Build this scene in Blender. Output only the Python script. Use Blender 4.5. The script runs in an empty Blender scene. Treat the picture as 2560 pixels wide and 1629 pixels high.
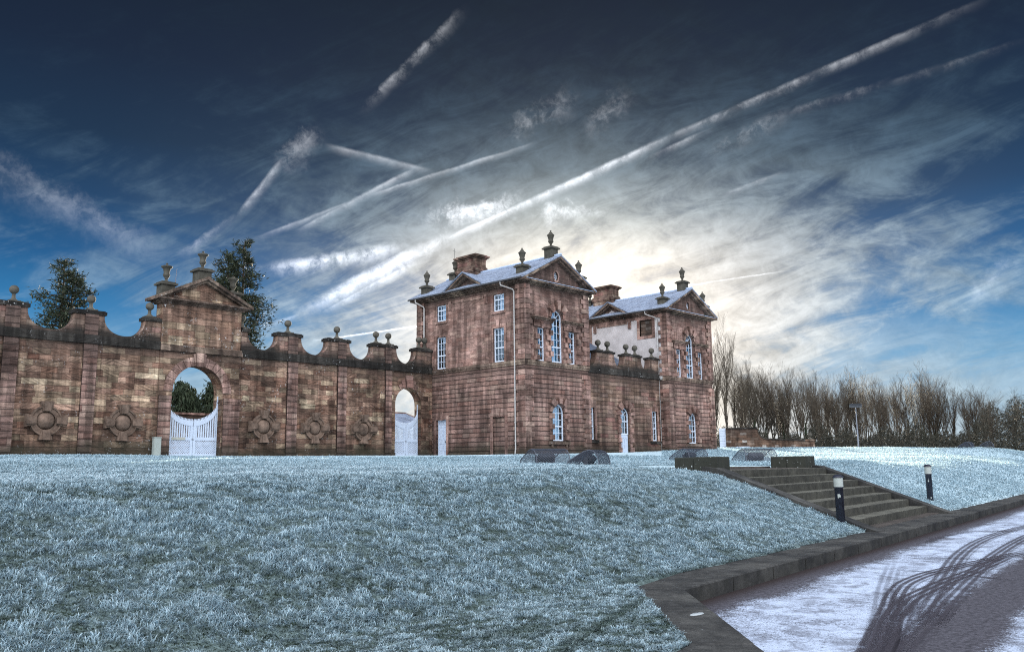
import bpy, math, random
import numpy as np
from mathutils import Vector, Matrix, Euler
from mathutils.geometry import tessellate_polygon

R = random.Random(11)
NP = np.random.default_rng(5)
sc = bpy.context.scene
COL = sc.collection
PI = math.pi
SUN_AZ, SUN_EL = 50.3, 7.6          # degrees, azimuth from +Y towards +X

# ------------------------------------------------------------------ helpers: mesh building
class MB:
    def __init__(s):
        s.v = []; s.f = []; s.sm = []
    def add(s, vs, fs, smooth=False):
        o = len(s.v); s.v.extend([tuple(p) for p in vs])
        for f in fs:
            s.f.append(tuple(i + o for i in f)); s.sm.append(smooth)
    def hexa(s, p):
        s.add(p, [(0, 3, 2, 1), (4, 5, 6, 7), (0, 1, 5, 4), (1, 2, 6, 5), (2, 3, 7, 6), (3, 0, 4, 7)])
    def box(s, x0, x1, y0, y1, z0, z1):
        s.hexa([(x0, y0, z0), (x1, y0, z0), (x1, y1, z0), (x0, y1, z0), (x0, y0, z1), (x1, y0, z1), (x1, y1, z1), (x0, y1, z1)])
    def bar(s, a, b, w, h, up=(0, 0, 1)):
        a = Vector(a); b = Vector(b); d = (b - a).normalized(); up = Vector(up)
        sd = d.cross(up)
        if sd.length < 1e-4: sd = d.cross(Vector((1, 0, 0)))
        sd.normalize(); u = sd.cross(d)
        q = [(-1, -1), (1, -1), (1, 1), (-1, 1)]
        s.hexa([a + sd * (i * w / 2) + u * (j * h / 2) for i, j in q] + [b + sd * (i * w / 2) + u * (j * h / 2) for i, j in q])
    def poly(s, outer, holes, P, w0, w1):
        """extrude the (u,z) outline with holes between offsets w0 and w1; P(u,z,w) -> point"""
        loops = [list(outer)] + [list(h) for h in holes]
        tri = tessellate_polygon([[Vector((a, b, 0)) for a, b in l] for l in loops])
        flat = [q for l in loops for q in l]
        n = len(flat)
        vs = [P(a, b, w0) for a, b in flat] + [P(a, b, w1) for a, b in flat]
        fs = [tuple(t) for t in tri] + [tuple(i + n for i in reversed(t)) for t in tri]
        o = 0
        for l in loops:
            m = len(l)
            for i in range(m):
                j = (i + 1) % m
                fs.append((o + i, o + j, o + j + n, o + i + n))
            o += m
        s.add(vs, fs)
    def tube(s, pts, rads, n=6, smooth=True, cap=True):
        pts = [Vector(p) for p in pts]
        if not hasattr(rads, '__len__'): rads = [rads] * len(pts)
        vs = []
        for i, p in enumerate(pts):
            d = (pts[min(i + 1, len(pts) - 1)] - pts[max(i - 1, 0)])
            d = d.normalized() if d.length > 1e-9 else Vector((0, 0, 1))
            a = Vector((1, 0, 0)) if abs(d.x) < .8 else Vector((0, 1, 0))
            e1 = d.cross(a).normalized(); e2 = d.cross(e1)
            for k in range(n):
                t = 2 * PI * k / n
                vs.append(p + (e1 * math.cos(t) + e2 * math.sin(t)) * rads[i])
        fs = []
        for i in range(len(pts) - 1):
            for k in range(n):
                a = i * n + k; b = i * n + (k + 1) % n
                fs.append((a, b, b + n, a + n))
        s.add(vs, fs, smooth)
        if cap:
            s.add(vs[:n], [tuple(range(n))]); s.add(vs[-n:], [tuple(range(n))])
    def lathe(s, prof, c, n=20, smooth=True):
        vs = []; fs = []
        for r, z in prof:
            for k in range(n):
                t = 2 * PI * k / n
                vs.append((c[0] + r * math.cos(t), c[1] + r * math.sin(t), c[2] + z))
        for i in range(len(prof) - 1):
            for k in range(n):
                a = i * n + k; b = i * n + (k + 1) % n
                fs.append((a, b, b + n, a + n))
        s.add(vs, fs, smooth)
    def ball(s, c, r, n=20):
        s.lathe([(max(1e-4, r * math.sin(PI * i / 12)), -r * math.cos(PI * i / 12)) for i in range(13)], c, n)
    def build(s, name, mat, parent=None, **kw):
        off = Vector((0, 0, 0))
        if parent is not None:
            off = WLOC[parent.name]
        me = bpy.data.meshes.new(name)
        if off.length:
            me.from_pydata([(a - off.x, b - off.y, c - off.z) for a, b, c in s.v], [], s.f)
        else:
            me.from_pydata([tuple(p) for p in s.v], [], s.f)
        me.polygons.foreach_set('use_smooth', s.sm)
        me.materials.append(mat); me.update()
        o = bpy.data.objects.new(name, me); COL.objects.link(o)
        if parent is not None: o.parent = parent
        WLOC[o.name] = off.copy()
        for k, v in kw.items(): o[k] = v
        return o
WLOC = {}

def thing(name, label, cat, loc, group=None):
    o = bpy.data.objects.new(name, None); COL.objects.link(o)
    o.location = loc; o.empty_display_size = .3
    o['label'] = label; o['category'] = cat
    if group: o['group'] = group
    WLOC[o.name] = Vector(loc)
    return o
def arc(cx, cz, r, a0, a1, n, rz=None):
    rz = r if rz is None else rz
    return [(cx + r * math.cos(a0 + (a1 - a0) * i / n), cz + rz * math.sin(a0 + (a1 - a0) * i / n)) for i in range(n + 1)]
def fx(X):   # west facing plane: u = Y, w = outwards (towards -X)
    return lambda u, z, w: (X - w, u, z)
def fy(Y):   # south facing plane: u = X, w = outwards (towards -Y)
    return lambda u, z, w: (u, Y - w, z)
def fb(mb, P, u0, u1, z0, z1, w0, w1):
    mb.hexa([P(u0, z0, w0), P(u1, z0, w0), P(u1, z0, w1), P(u0, z0, w1), P(u0, z1, w0), P(u1, z1, w0), P(u1, z1, w1), P(u0, z1, w1)])
def rect(u0, u1, z0, z1):
    return [(u0, z0), (u1, z0), (u1, z1), (u0, z1)]
def arched(u0, u1, z0, zs, n=12):
    r = (u1 - u0) / 2
    return [(u0, z0), (u1, z0)] + arc((u0 + u1) / 2, zs, r, 0, PI, n)

# ------------------------------------------------------------------ helpers: nodes
class G:
    def __init__(s, nt): s.nt = nt; s.L = nt.links
    def n(s, t, **kw):
        nd = s.nt.nodes.new(t)
        for k, v in kw.items(): setattr(nd, k, v)
        return nd
    def put(s, sock, v):
        if isinstance(v, bpy.types.NodeSocket): s.L.new(v, sock)
        elif isinstance(v, (tuple, list)):
            d = sock.default_value
            sock.default_value = tuple(v) + (1.0,) * (len(d) - len(v)) if len(v) < len(d) else tuple(v)
        else: sock.default_value = v
    def m(s, op, a, b=None, c=None, clamp=False):
        nd = s.n('ShaderNodeMath', operation=op, use_clamp=clamp)
        s.put(nd.inputs[0], a)
        if b is not None: s.put(nd.inputs[1], b)
        if c is not None: s.put(nd.inputs[2], c)
        return nd.outputs[0]
    def vm(s, op, a, b=None, scale=None):
        nd = s.n('ShaderNodeVectorMath', operation=op)
        s.put(nd.inputs[0], a)
        if b is not None: s.put(nd.inputs[1], b)
        if scale is not None: s.put(nd.inputs['Scale'], scale)
        return nd.outputs['Value'] if op in ('DOT_PRODUCT', 'LENGTH', 'DISTANCE') else nd.outputs[0]
    def mix(s, f, a, b, blend='MIX'):
        nd = s.n('ShaderNodeMix', data_type='RGBA', blend_type=blend)
        s.put(nd.inputs[0], f); s.put(nd.inputs[6], a); s.put(nd.inputs[7], b)
        return nd.outputs[2]
    def ramp(s, f, stops, interp='LINEAR'):
        nd = s.n('ShaderNodeValToRGB'); cr = nd.color_ramp; cr.interpolation = interp
        while len(cr.elements) < len(stops): cr.elements.new(.5)
        for e, (p, c) in zip(cr.elements, stops):
            e.position = p
            e.color = (c, c, c, 1) if not hasattr(c, '__len__') else tuple(c) + (1,)
        s.put(nd.inputs[0], f)
        return nd.outputs[0]
    def noise(s, vec, scale, detail=4, rough=.55, dist=0, out=0, dim='3D'):
        nd = s.n('ShaderNodeTexNoise', noise_dimensions=dim)
        if vec is not None: s.put(nd.inputs['Vector'], vec)
        s.put(nd.inputs['Scale'], scale); s.put(nd.inputs['Detail'], detail)
        s.put(nd.inputs['Roughness'], rough); s.put(nd.inputs['Distortion'], dist)
        return nd.outputs[out]
    def mr(s, v, a, b, c=0.0, d=1.0, smooth=True):
        nd = s.n('ShaderNodeMapRange', interpolation_type='SMOOTHSTEP' if smooth else 'LINEAR')
        for i, q in enumerate((v, a, b, c, d)): s.put(nd.inputs[i], q)
        return nd.outputs[0]
    def xyz(s, v):
        nd = s.n('ShaderNodeSeparateXYZ'); s.put(nd.inputs[0], v); return nd.outputs
    def comb(s, x, y, z):
        nd = s.n('ShaderNodeCombineXYZ')
        for i, q in enumerate((x, y, z)): s.put(nd.inputs[i], q)
        return nd.outputs[0]

def newmat(name):
    m = bpy.data.materials.new(name); m.use_nodes = True
    nt = m.node_tree; b = nt.nodes['Principled BSDF']
    b.inputs['Roughness'].default_value = .85
    b.inputs['Specular IOR Level'].default_value = .25
    return m, G(nt), b
def simple(name, col, rough=.8, var=.25, scale=6, bump=0, spec=.25, metal=0):
    m, g, b = newmat(name)
    pos = g.n('ShaderNodeNewGeometry').outputs['Position']
    f = g.noise(pos, scale, 5, .6)
    k = g.mr(f, .25, .75, 1 - var, 1 + var, False)
    c = g.vm('SCALE', col, scale=g.m('MULTIPLY', k, 1.35))
    g.put(b.inputs['Base Color'], g.vm('MINIMUM', c, (.88, .88, .9)))
    b.inputs['Roughness'].default_value = rough
    b.inputs['Specular IOR Level'].default_value = spec; b.inputs['Metallic'].default_value = metal
    if bump:
        bn = g.n('ShaderNodeBump'); g.put(bn.inputs['Strength'], bump); g.put(bn.inputs['Distance'], .02)
        g.put(bn.inputs['Height'], g.noise(pos, scale * 3, 6, .65)); g.put(b.inputs['Normal'], bn.outputs[0])
    return m

def stone(name, stops, h=.31, l0=.5, l1=1.2, z0=0.0, groove=.012, gdark=.35, soot=None, soot2=None, damp=True, lichen=.0, streak=.5, bed=.5, stain=.66, side=1.0, kr=(.92, 1.80)):
    m, g, b = newmat(name)
    geo = g.n('ShaderNodeNewGeometry'); pos = geo.outputs['Position']; nr = geo.outputs['True Normal']
    x, y, z = g.xyz(pos); nx = g.m('ABSOLUTE', g.xyz(nr)[0])
    sel = g.m('GREATER_THAN', nx, .6)
    u = g.m('ADD', g.m('MULTIPLY', x, g.m('SUBTRACT', 1.0, sel)), g.m('MULTIPLY', y, sel))
    warp = g.noise(pos, .8, 2)
    zz = g.m('ADD', g.m('SUBTRACT', z, z0), g.m('MULTIPLY', g.m('SUBTRACT', warp, .5), .035))
    zr = g.m('DIVIDE', zz, h)
    row = g.m('FLOOR', zr); fz = g.m('FRACT', zr)
    wn = g.n('ShaderNodeTexWhiteNoise', noise_dimensions='1D'); g.put(wn.inputs['W'], row)
    rl = g.mr(wn.outputs['Value'], 0, 1, l0, l1, False)
    w = g.m('ADD', g.m('DIVIDE', g.m('ADD', u, g.m('MULTIPLY', sel, 53.3)), rl), g.m('MULTIPLY', row, 41.37))
    v1 = g.n('ShaderNodeTexVoronoi', voronoi_dimensions='1D', feature='F1'); g.put(v1.inputs['W'], w); g.put(v1.inputs['Scale'], 1.0); g.put(v1.inputs['Randomness'], .75)
    v2 = g.n('ShaderNodeTexVoronoi', voronoi_dimensions='1D', feature='DISTANCE_TO_EDGE'); g.put(v2.inputs['W'], w); g.put(v2.inputs['Scale'], 1.0); g.put(v2.inputs['Randomness'], .75)
    rr, gg, bb = g.xyz(v1.outputs['Color'])
    col = g.ramp(rr, stops)
    jz = g.m('MULTIPLY', g.m('MINIMUM', fz, g.m('SUBTRACT', 1.0, fz)), h)
    jv = g.m('MULTIPLY', v2.outputs['Distance'], rl)
    mz = g.mr(jz, groove * .4, groove * 1.6, 1, 0)
    mv = g.mr(jv, .003, .012, .42, 0)
    joint = g.m('MAXIMUM', mz, mv)
    k = g.mr(gg, 0, 1, kr[0], kr[1], False)
    tilt = g.m('MULTIPLY', g.m('SUBTRACT', bb, .5), 1.1)
    bz = g.m('ADD', z, g.m('MULTIPLY', u, tilt))
    bv = g.comb(g.m('MULTIPLY', u, .9), g.m('MULTIPLY', bz, 8.0), g.m('MULTIPLY', rr, 30.0))
    bn_ = g.noise(bv, 1.6, 5, .65)
    k = g.m('MULTIPLY', k, g.mr(bn_, .3, .7, 1 - bed, 1 + bed * .6, False))
    st = g.noise(pos, .55, 5, .6, .4)
    k = g.m('MULTIPLY', k, g.mr(st, .3, .68, 1 - stain, 1.18, False))
    sv = g.noise(g.comb(g.m('MULTIPLY', u, 2.6), g.m('MULTIPLY', z, .22), 3.7), 1.0, 4, .6)
    k = g.m('MULTIPLY', k, g.mr(sv, .38, .62, 1 - streak, 1.08))
    col = g.vm('SCALE', col, scale=k)
    fine = g.noise(pos, 26, 3, .7)
    col = g.vm('SCALE', col, scale=g.mr(fine, .3, .7, .8, 1.2, False))
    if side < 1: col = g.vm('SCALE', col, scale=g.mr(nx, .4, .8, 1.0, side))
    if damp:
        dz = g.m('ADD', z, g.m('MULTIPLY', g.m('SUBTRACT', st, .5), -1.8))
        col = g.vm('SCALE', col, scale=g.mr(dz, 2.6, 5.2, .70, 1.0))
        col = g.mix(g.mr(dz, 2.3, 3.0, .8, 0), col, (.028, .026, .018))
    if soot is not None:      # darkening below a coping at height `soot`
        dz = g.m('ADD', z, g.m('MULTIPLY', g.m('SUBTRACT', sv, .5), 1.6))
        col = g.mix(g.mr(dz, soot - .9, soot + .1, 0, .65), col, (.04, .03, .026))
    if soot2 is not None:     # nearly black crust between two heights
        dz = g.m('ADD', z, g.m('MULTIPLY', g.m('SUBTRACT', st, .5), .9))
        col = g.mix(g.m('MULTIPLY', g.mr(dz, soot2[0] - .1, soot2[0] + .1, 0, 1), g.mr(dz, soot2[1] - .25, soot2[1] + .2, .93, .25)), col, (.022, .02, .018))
    if lichen:
        ln = g.noise(pos, 9, 4, .7); l2 = g.noise(pos, .9, 3, .6)
        col = g.mix(g.m('MULTIPLY', g.mr(ln, .60, .66, 0, 1), g.mr(l2, .5, .62, 0, lichen)), col, (.5, .5, .5))
    col = g.mix(g.m('MULTIPLY', joint, 1 - gdark), col, (.015, .011, .01))
    g.put(b.inputs['Base Color'], col)
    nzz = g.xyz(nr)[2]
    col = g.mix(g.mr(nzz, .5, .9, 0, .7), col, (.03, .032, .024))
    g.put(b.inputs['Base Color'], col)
    hgt = g.m('ADD', g.m('MULTIPLY', joint, -1.0), g.m('MULTIPLY', bn_, .35))
    hgt = g.m('ADD', hgt, g.m('MULTIPLY', gg, .3))
    bp = g.n('ShaderNodeBump'); g.put(bp.inputs['Strength'], .75); g.put(bp.inputs['Distance'], .03); g.put(bp.inputs['Height'], hgt)
    g.put(b.inputs['Normal'], bp.outputs[0])
    b.inputs['Roughness'].default_value = .9; b.inputs['Specular IOR Level'].default_value = .15
    return m

# ------------------------------------------------------------------ terrain
def softmin(a, b, k): 
    h = np.clip(.5 + .5 * (b - a) / k, 0, 1)
    return b * (1 - h) + a * h - k * h * (1 - h)
def sstep(a, b, x):
    t = np.clip((x - a) / (b - a), 0, 1); return t * t * (3 - 2 * t)
def kfront(X): return 5.40 + .113 * (X - 8.8)
def kback(X): return np.where(X < 8.3, 6.05, kfront(X) + .66 - .1 * sstep(8, 12, X) + .06 * sstep(16, 24, X))
CTRL = np.array([(14, 43.2, 2.15), (30, 43.2, 2.16), (37, 43.2, 2.17), (37.7, 34.9, 2.13), (43.7, 34.9, 2.2), (46, 35.6, 2.28), (52.9, 35.5, 2.39), (58.8, 34.9, 2.52),
 (73.5, 42.6, 2.9), (77, 36, 2.8), (78.7, 32, 2.72), (74, 21.3, 2.5), (76, 20, 2.5), (5, 10, 1.35), (-10, 10, 1.33), (17.5, 10.5, 1.37), (24, 11, 1.37), (40, 13.5, 1.38),
 (60, 15.8, 1.38), (71, 16.6, 1.4), (19.3, 15.8, 1.46), (22, 19, 1.55), (29, 15.7, 1.5), (30.5, 19.2, 1.62), (45, 20, 1.7), (60, 24, 2.0), (100, 20.5, 1.5), (100, 25, 2.5), (100, 34, 2.7), (-20, 43, 2.1), (0, 43, 2.13),
 (14, 28, 1.8), (28, 30, 1.9), (0, 28, 1.75), (140, 40, 2.6), (140, 26, 1.9), (60, 60, 2.9), (30, 62, 2.2), (10, 62, 2.1), (110, 60, 2.8)])
def hill(X, Y):
    X = np.asarray(X, float); Y = np.asarray(Y, float)
    num = np.zeros(np.broadcast(X, Y).shape); den = np.zeros_like(num)
    for a, b, c in CTRL:
        w = 1.0 / ((X - a) ** 2 + (Y - b) ** 2 + 6.0) ** 1.7
        num += w * c; den += w
    return num / den
def terr(X, Y):
    X = np.asarray(X, float); Y = np.asarray(Y, float)
    t = hill(X, Y)
    rise = .17 + .352 * (Y - kback(X))
    z = softmin(rise, t, .35)
    z = np.maximum(z, .165)
    rough = .022 * np.sin(X * 1.9 + 1.3 * np.sin(Y * 1.1)) * np.sin(Y * 2.3 + np.sin(X * .7)) + .03 * np.sin(X * .55 + Y * .4) * np.sin(Y * .9 - X * .3)
    z = z + rough * sstep(.25, .6, z - .1) * sstep(40, 14, np.hypot(X, Y)) * .8
    return z
K2A, K2B = (8.06, 5.78), (5.86, 3.73)          # grass edge of the short kerb
def side2(X, Y):                                # >0 on the road side of the short kerb (grass edge)
    return (X - K2A[0]) * .681 - (Y - K2A[1]) * .732
def side3(X, Y):                                # beyond the corner the paving turns back towards the left
    return Y - (3.73 - (5.86 - X) * .2)
def is_grass(X, Y):
    up = (X > 8.0) & (Y > kback(X) + .0)
    lo = (X <= 8.2) & (side2(X, Y) < 0) & (side3(X, Y) > 0)
    return up | lo
def terr1(x, y): return float(terr(np.array([x]), np.array([y]))[0])

# ------------------------------------------------------------------ camera
EYE = Vector((0, 0, 1.5))
F_PX, PITCH, ROLL, YAW = 2170.0, math.radians(9.12), math.radians(-.645), math.radians(46.4)
fwd = Vector((math.sin(YAW) * math.cos(PITCH), math.cos(YAW) * math.cos(PITCH), math.sin(PITCH)))
rgt = Vector((math.cos(YAW), -math.sin(YAW), 0)); upv = rgt.cross(fwd)
cx_ = rgt * math.cos(ROLL) + upv * math.sin(ROLL); cy_ = -rgt * math.sin(ROLL) + upv * math.cos(ROLL)
cam = bpy.data.cameras.new('camera'); cam.sensor_width = 36; cam.lens = F_PX / 2560 * 36; cam.clip_start = .1; cam.clip_end = 6000
co = bpy.data.objects.new('camera', cam); COL.objects.link(co)
co.matrix_world = Matrix(((cx_.x, cy_.x, -fwd.x, EYE.x), (cx_.y, cy_.y, -fwd.y, EYE.y), (cx_.z, cy_.z, -fwd.z, EYE.z), (0, 0, 0, 1)))
sc.camera = co
sc.cycles.filter_width = 1.1
sc.cycles.use_denoising = False
sc.cycles.sample_clamp_indirect = 3.0
sc.view_settings.view_transform = 'Standard'; sc.view_settings.look = 'None'; sc.view_settings.exposure = 0

# ------------------------------------------------------------------ sun and sky
def azel(az, el):
    a, e = math.radians(az), math.radians(el)
    return Vector((math.sin(a) * math.cos(e), math.cos(a) * math.cos(e), math.sin(e)))
sun = bpy.data.lights.new('sun', 'SUN'); sun.energy = 20.0; sun.angle = math.radians(.53); sun.color = (1, .9, .70)
so = bpy.data.objects.new('sun', sun); COL.objects.link(so)
so.rotation_euler = (-azel(SUN_AZ, SUN_EL)).to_track_quat('-Z', 'Y').to_euler()

world = bpy.data.worlds.new('World'); sc.world = world; world.use_nodes = True
g = G(world.node_tree); bg = world.node_tree.nodes['Background']
D = g.vm('NORMALIZE', g.n('ShaderNodeTexCoord').outputs['Generated'])
dx, dy, dz = g.xyz(D)
sky = g.n('ShaderNodeTexSky', sky_type='NISHITA', sun_disc=False)
sky.sun_elevation = math.radians(SUN_EL); sky.sun_rotation = math.radians(SUN_AZ); sky.air_density = 1; sky.dust_density = .6; sky.ozone_density = 2
S = azel(50.0, 10.5); S2 = azel(53.5, 9.0)
cs = g.vm('DOT_PRODUCT', D, tuple(S))
ang = g.m('MULTIPLY', g.m('ARCCOSINE', g.m('MINIMUM', cs, .99999)), 180 / PI)     # degrees from the sun
el = g.m('MAXIMUM', dz, 0.0)
ang2 = g.m('MULTIPLY', g.m('ARCCOSINE', g.m('MINIMUM', g.vm('DOT_PRODUCT', D, tuple(S2)), .99999)), 180 / PI)
base = g.ramp(el, [(0, (.50, .66, .80)), (.06, (.34, .56, .78)), (.11, (.10, .35, .63)), (.165, (.02, .19, .44)), (.22, (.008, .095, .26)), (.28, (.008, .046, .125)), (.34, (.006, .024, .062)), (.42, (.005, .012, .034)), (.5, (.004, .008, .02)), (.75, (.006, .012, .03)), (1, (.01, .02, .04))])
# veil of high cirrus: noise on a flat cloud layer, stretched along the drift
up0 = Vector((0, 0, 1)); c0_ = azel(46, 14); r0_ = Vector((math.cos(math.radians(46)), -math.sin(math.radians(46)), 0)); v0_ = r0_.cross(c0_).normalized()
def drift(deg, s1, s2, s3, off):
    a = math.radians(deg); e1 = r0_ * math.cos(a) + v0_ * math.sin(a); e2 = -r0_ * math.sin(a) + v0_ * math.cos(a)
    return g.comb(g.m('MULTIPLY_ADD', g.vm('DOT_PRODUCT', D, tuple(e1)), s1, off), g.m('MULTIPLY', g.vm('DOT_PRODUCT', D, tuple(e2)), s2), g.m('MULTIPLY', g.vm('DOT_PRODUCT', D, tuple(c0_)), s3))
n1 = g.noise(drift(24, 3.2, 7.0, 3.0, 3.3), 1.0, 9, .60, .7)
n2 = g.noise(drift(20, 7.0, 27.0, 8.0, 1.7), 1.0, 9, .66, 1.3)
n3 = g.noise(drift(0, 34.0, 44.0, 30.0, 5.2), 1.0, 6, .7, .5)
n4 = g.noise(drift(-26, 3.0, 17.0, 4.0, 8.8), 1.0, 8, .62, .9)
N = g.m('ADD', g.m('ADD', g.m('MULTIPLY', n1, .36), g.m('MULTIPLY', n2, .34)), g.m('ADD', g.m('MULTIPLY', n3, .06), g.m('MULTIPLY', n4, .24)))
lum = g.ramp(g.m('DIVIDE', g.m('ADD', g.m('MULTIPLY', ang, .5), g.m('MULTIPLY', ang2, .45)), 90.0), [(0, (.98, .90, .80)), (.06, (.95, .89, .81)), (.09, (.80, .78, .75)), (.13, (.60, .63, .65)), (.17, (.46, .53, .58)), (.24, (.34, .45, .53)), (.33, (.30, .42, .52)), (.45, (.27, .41, .54)), (.65, (.2, .36, .54)), (1, (.2, .3, .45))])
eldim = g.ramp(el, [(0, (1.08, 1.08, 1.08)), (.17, (1, 1, 1)), (.23, (.74, .77, .80)), (.28, (.40, .47, .53)), (.33, (.17, .23, .29)), (.386, (.060, .094, .135)), (.43, (.028, .046, .072)), (.5, (.012, .02, .034)), (.6, (.014, .02, .035))])
cov = g.ramp(g.m('DIVIDE', ang2, 60.0), [(0, 1.0), (.1, .98), (.18, .80), (.28, .55), (.38, .35), (.5, .2), (.64, .09), (1, .03)])
lo = g.mr(cov, 0, 1, .50, .30, False); hi_ = g.mr(cov, 0, 1, .66, .50, False)
cvn = g.m('MULTIPLY', g.mr(N, lo, hi_), g.mr(cov, 0, .8, .42, 1.0))
low = g.m('MULTIPLY', g.m('MULTIPLY', g.mr(el, .19, .05, 0, .95), g.mr(n2, .32, .60, .3, 1.0)), g.mr(ang, 34, 18, .5, 1))
cvn = g.m('MAXIMUM', cvn, low)
shade = g.mr(g.m('ADD', g.m('MULTIPLY', n2, .55), g.m('MULTIPLY', n3, .45)), .38, .62, .62, 1.3, False)
cl = g.vm('SCALE', g.vm('MULTIPLY', lum, eldim), scale=shade)
skyc = g.mix(cvn, base, cl)
glow = g.ramp(g.m('DIVIDE', ang, 30.0), [(0, .75), (.16, .48), (.3, .22), (.5, .06), (1, 0)])
skyc = g.vm('ADD', skyc, g.vm('SCALE', g.vm('MULTIPLY', (1.0, .86, .68), eldim), scale=glow))
# condensation trails and streaks, each along a great circle: az, el -> az, el, half width, strength, raggedness
TR = [(36.2, 22.91, 43.19, 29.18, .0085, .3, .9), (33.61, 21.59, 30.67, 18.91, .0145, .24, .95), (31.28, 19.82, 28.28, 15.63, .0062, .5, .5), (28.51, 15.89, 24.77, 13.02, .0078, .32, .7),
 (76.92, 25.88, 54.5, 20.0, .0066, .34, .75), (58.5, 21.3, 40.0, 13.95, .0066, 1.0, .5), (43.0, 15.4, 32.4, 9.8, .0105, 1.3, .5), (41.0, 13.9, 33.6, 9.75, .006, .8, .6), (60.16, 21.25, 55.82, 19.71, .005, .3, .6),
 (59.54, 19.57, 65.26, 21.75, .0115, .2, .95), (64.82, 21.59, 71.24, 22.56, .007, .2, .8), (70.73, 22.37, 78.77, 23.28, .006, .12, .7), (29.51, 14.44, 36.59, 17.49, .0032, .35, .3),
 (36.2, 17.34, 47.98, 20.93, .0032, .4, .3), (40.21, 19.54, 32.23, 15.15, .0055, .45, .4), (33.93, 20.55, 40.95, 19.2, .0062, .38, .2),
 (12.0, 18.0, 24.5, 12.8, .021, .19, .7), (33.6, 8.12, 41.5, 9.35, .0011, 1.3, 0), (55.0, 11.1, 64.5, 11.98, .0010, .9, .6), (29.99, 8.85, 32.53, 9.77, .0045, .4, .5),
 (29.6, 12.38, 39.6, 14.25, .0105, .9, .85), (45.6, 21.3, 51.2, 24.1, .017, .2, .95), (51.6, 21.2, 54.6, 24.2, .016, .18, .95), (60.56, 17.02, 64.62, 18.13, .003, .28, .5),
 (40.0, 16.0, 47.6, 17.3, .0145, .75, .95), (47.2, 16.8, 53.4, 16.2, .0145, .5, .95), (74.42, 9.09, 77.32, 11.5, .017, .28, .7)]
wob = g.m('SUBTRACT', g.noise(D, 42, 6, .68), .5)
rag = g.noise(D, 150, 6, .75, .6); rag2 = g.noise(D, 34, 5, .7, .4)
ragm = g.mr(g.m('ADD', g.m('MULTIPLY', rag, .6), g.m('MULTIPLY', rag2, .4)), .36, .66)
wc1 = g.noise(D, 26, 4, .62, .3, out=1); wc2 = g.noise(D, 150, 5, .7, .3, out=1)
WARP = g.vm('ADD', g.vm('SCALE', g.vm('SUBTRACT', wc1, (.5, .5, .5)), scale=.035), g.vm('SCALE', g.vm('SUBTRACT', wc2, (.5, .5, .5)), scale=.018))
DA = g.vm('ADD', D, WARP); DB = g.vm('ADD', D, g.vm('SCALE', WARP, scale=.26)); DC = g.vm('ADD', D, g.vm('SCALE', WARP, scale=.10))
fl1 = g.noise(DB, 60, 6, .72, .4); fl2 = g.noise(D, 15, 4, .6, .3)
ragm = g.mr(g.m('ADD', g.m('MULTIPLY', fl1, .6), g.m('MULTIPLY', fl2, .4)), .40, .62)
acc = None
for a0, e0, a1, e1, wd, stg, rg in TR:
    wd *= .62 if wd > .004 else .85
    A, B = azel(a0, e0), azel(a1, e1)
    nrm = A.cross(B).normalized(); mid = (A + B).normalized(); tan = (B - A).normalized(); half = math.sin(A.angle(B) / 2)
    q = g.vm('DOT_PRODUCT', DC if wd < .0043 else (DA if wd > .0089 else DB), tuple(nrm))
    t0 = g.vm('DOT_PRODUCT', D, tuple(tan)); sdn = 1 if nrm.z < 0 else -1
    up_ = g.mr(g.m('MULTIPLY', q, -sdn), 0, wd * (1.0 if wd < .0053 else 1.6), 1, 0); dn_ = g.m('POWER', g.mr(g.m('MULTIPLY', q, sdn), 0, wd * 2.6, 1, 0, False), 2.0)
    prof = g.m('MULTIPLY', g.m('MINIMUM', up_, dn_), stg * 1.15)

    t = g.m('ABSOLUTE', t0)
    prof = g.m('MULTIPLY', prof, g.mr(t, half * (.3 if rg >= .5 else .6), half * 1.12, 1, 0))
    if rg: prof = g.m('MULTIPLY', prof, g.m('ADD', (1 - rg) * .8, g.m('MULTIPLY', ragm, .2 + rg * 1.25)))
    acc = prof if acc is None else g.m('MAXIMUM', acc, prof)
acc = g.m('MULTIPLY', acc, g.mr(dz, -.02, .02))
acc = g.m('MULTIPLY', acc, g.m('GREATER_THAN', cs, .3))
skyc = g.vm('ADD', skyc, g.vm('SCALE', (.93, .95, 1.0), scale=g.m('MULTIPLY', acc, g.mr(ang, 8, 40, .8, .62, False))))
# the half of the sky behind the viewer: an added bright fill that lights the shaded fronts
sh = Vector((S.x, S.y, 0)).normalized()
back = g.mr(g.vm('DOT_PRODUCT', D, tuple(sh)), .12, -.45)
skyc = g.mix(back, skyc, g.ramp(el, [(0, (.95, .96, .96)), (.2, (2.35, 2.4, 2.47)), (.5, (4.65, 4.82, 5.05)), (.8, (4.4, 4.75, 5.3)), (1, (1.0, 1.2, 1.55))]))
skyc = g.vm('ADD', skyc, g.vm('SCALE', sky.outputs[0], scale=.006))
g.put(bg.inputs['Color'], skyc); bg.inputs['Strength'].default_value = 1.0
world.cycles.sampling_method = 'MANUAL'; world.cycles.sample_map_resolution = 512

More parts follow.
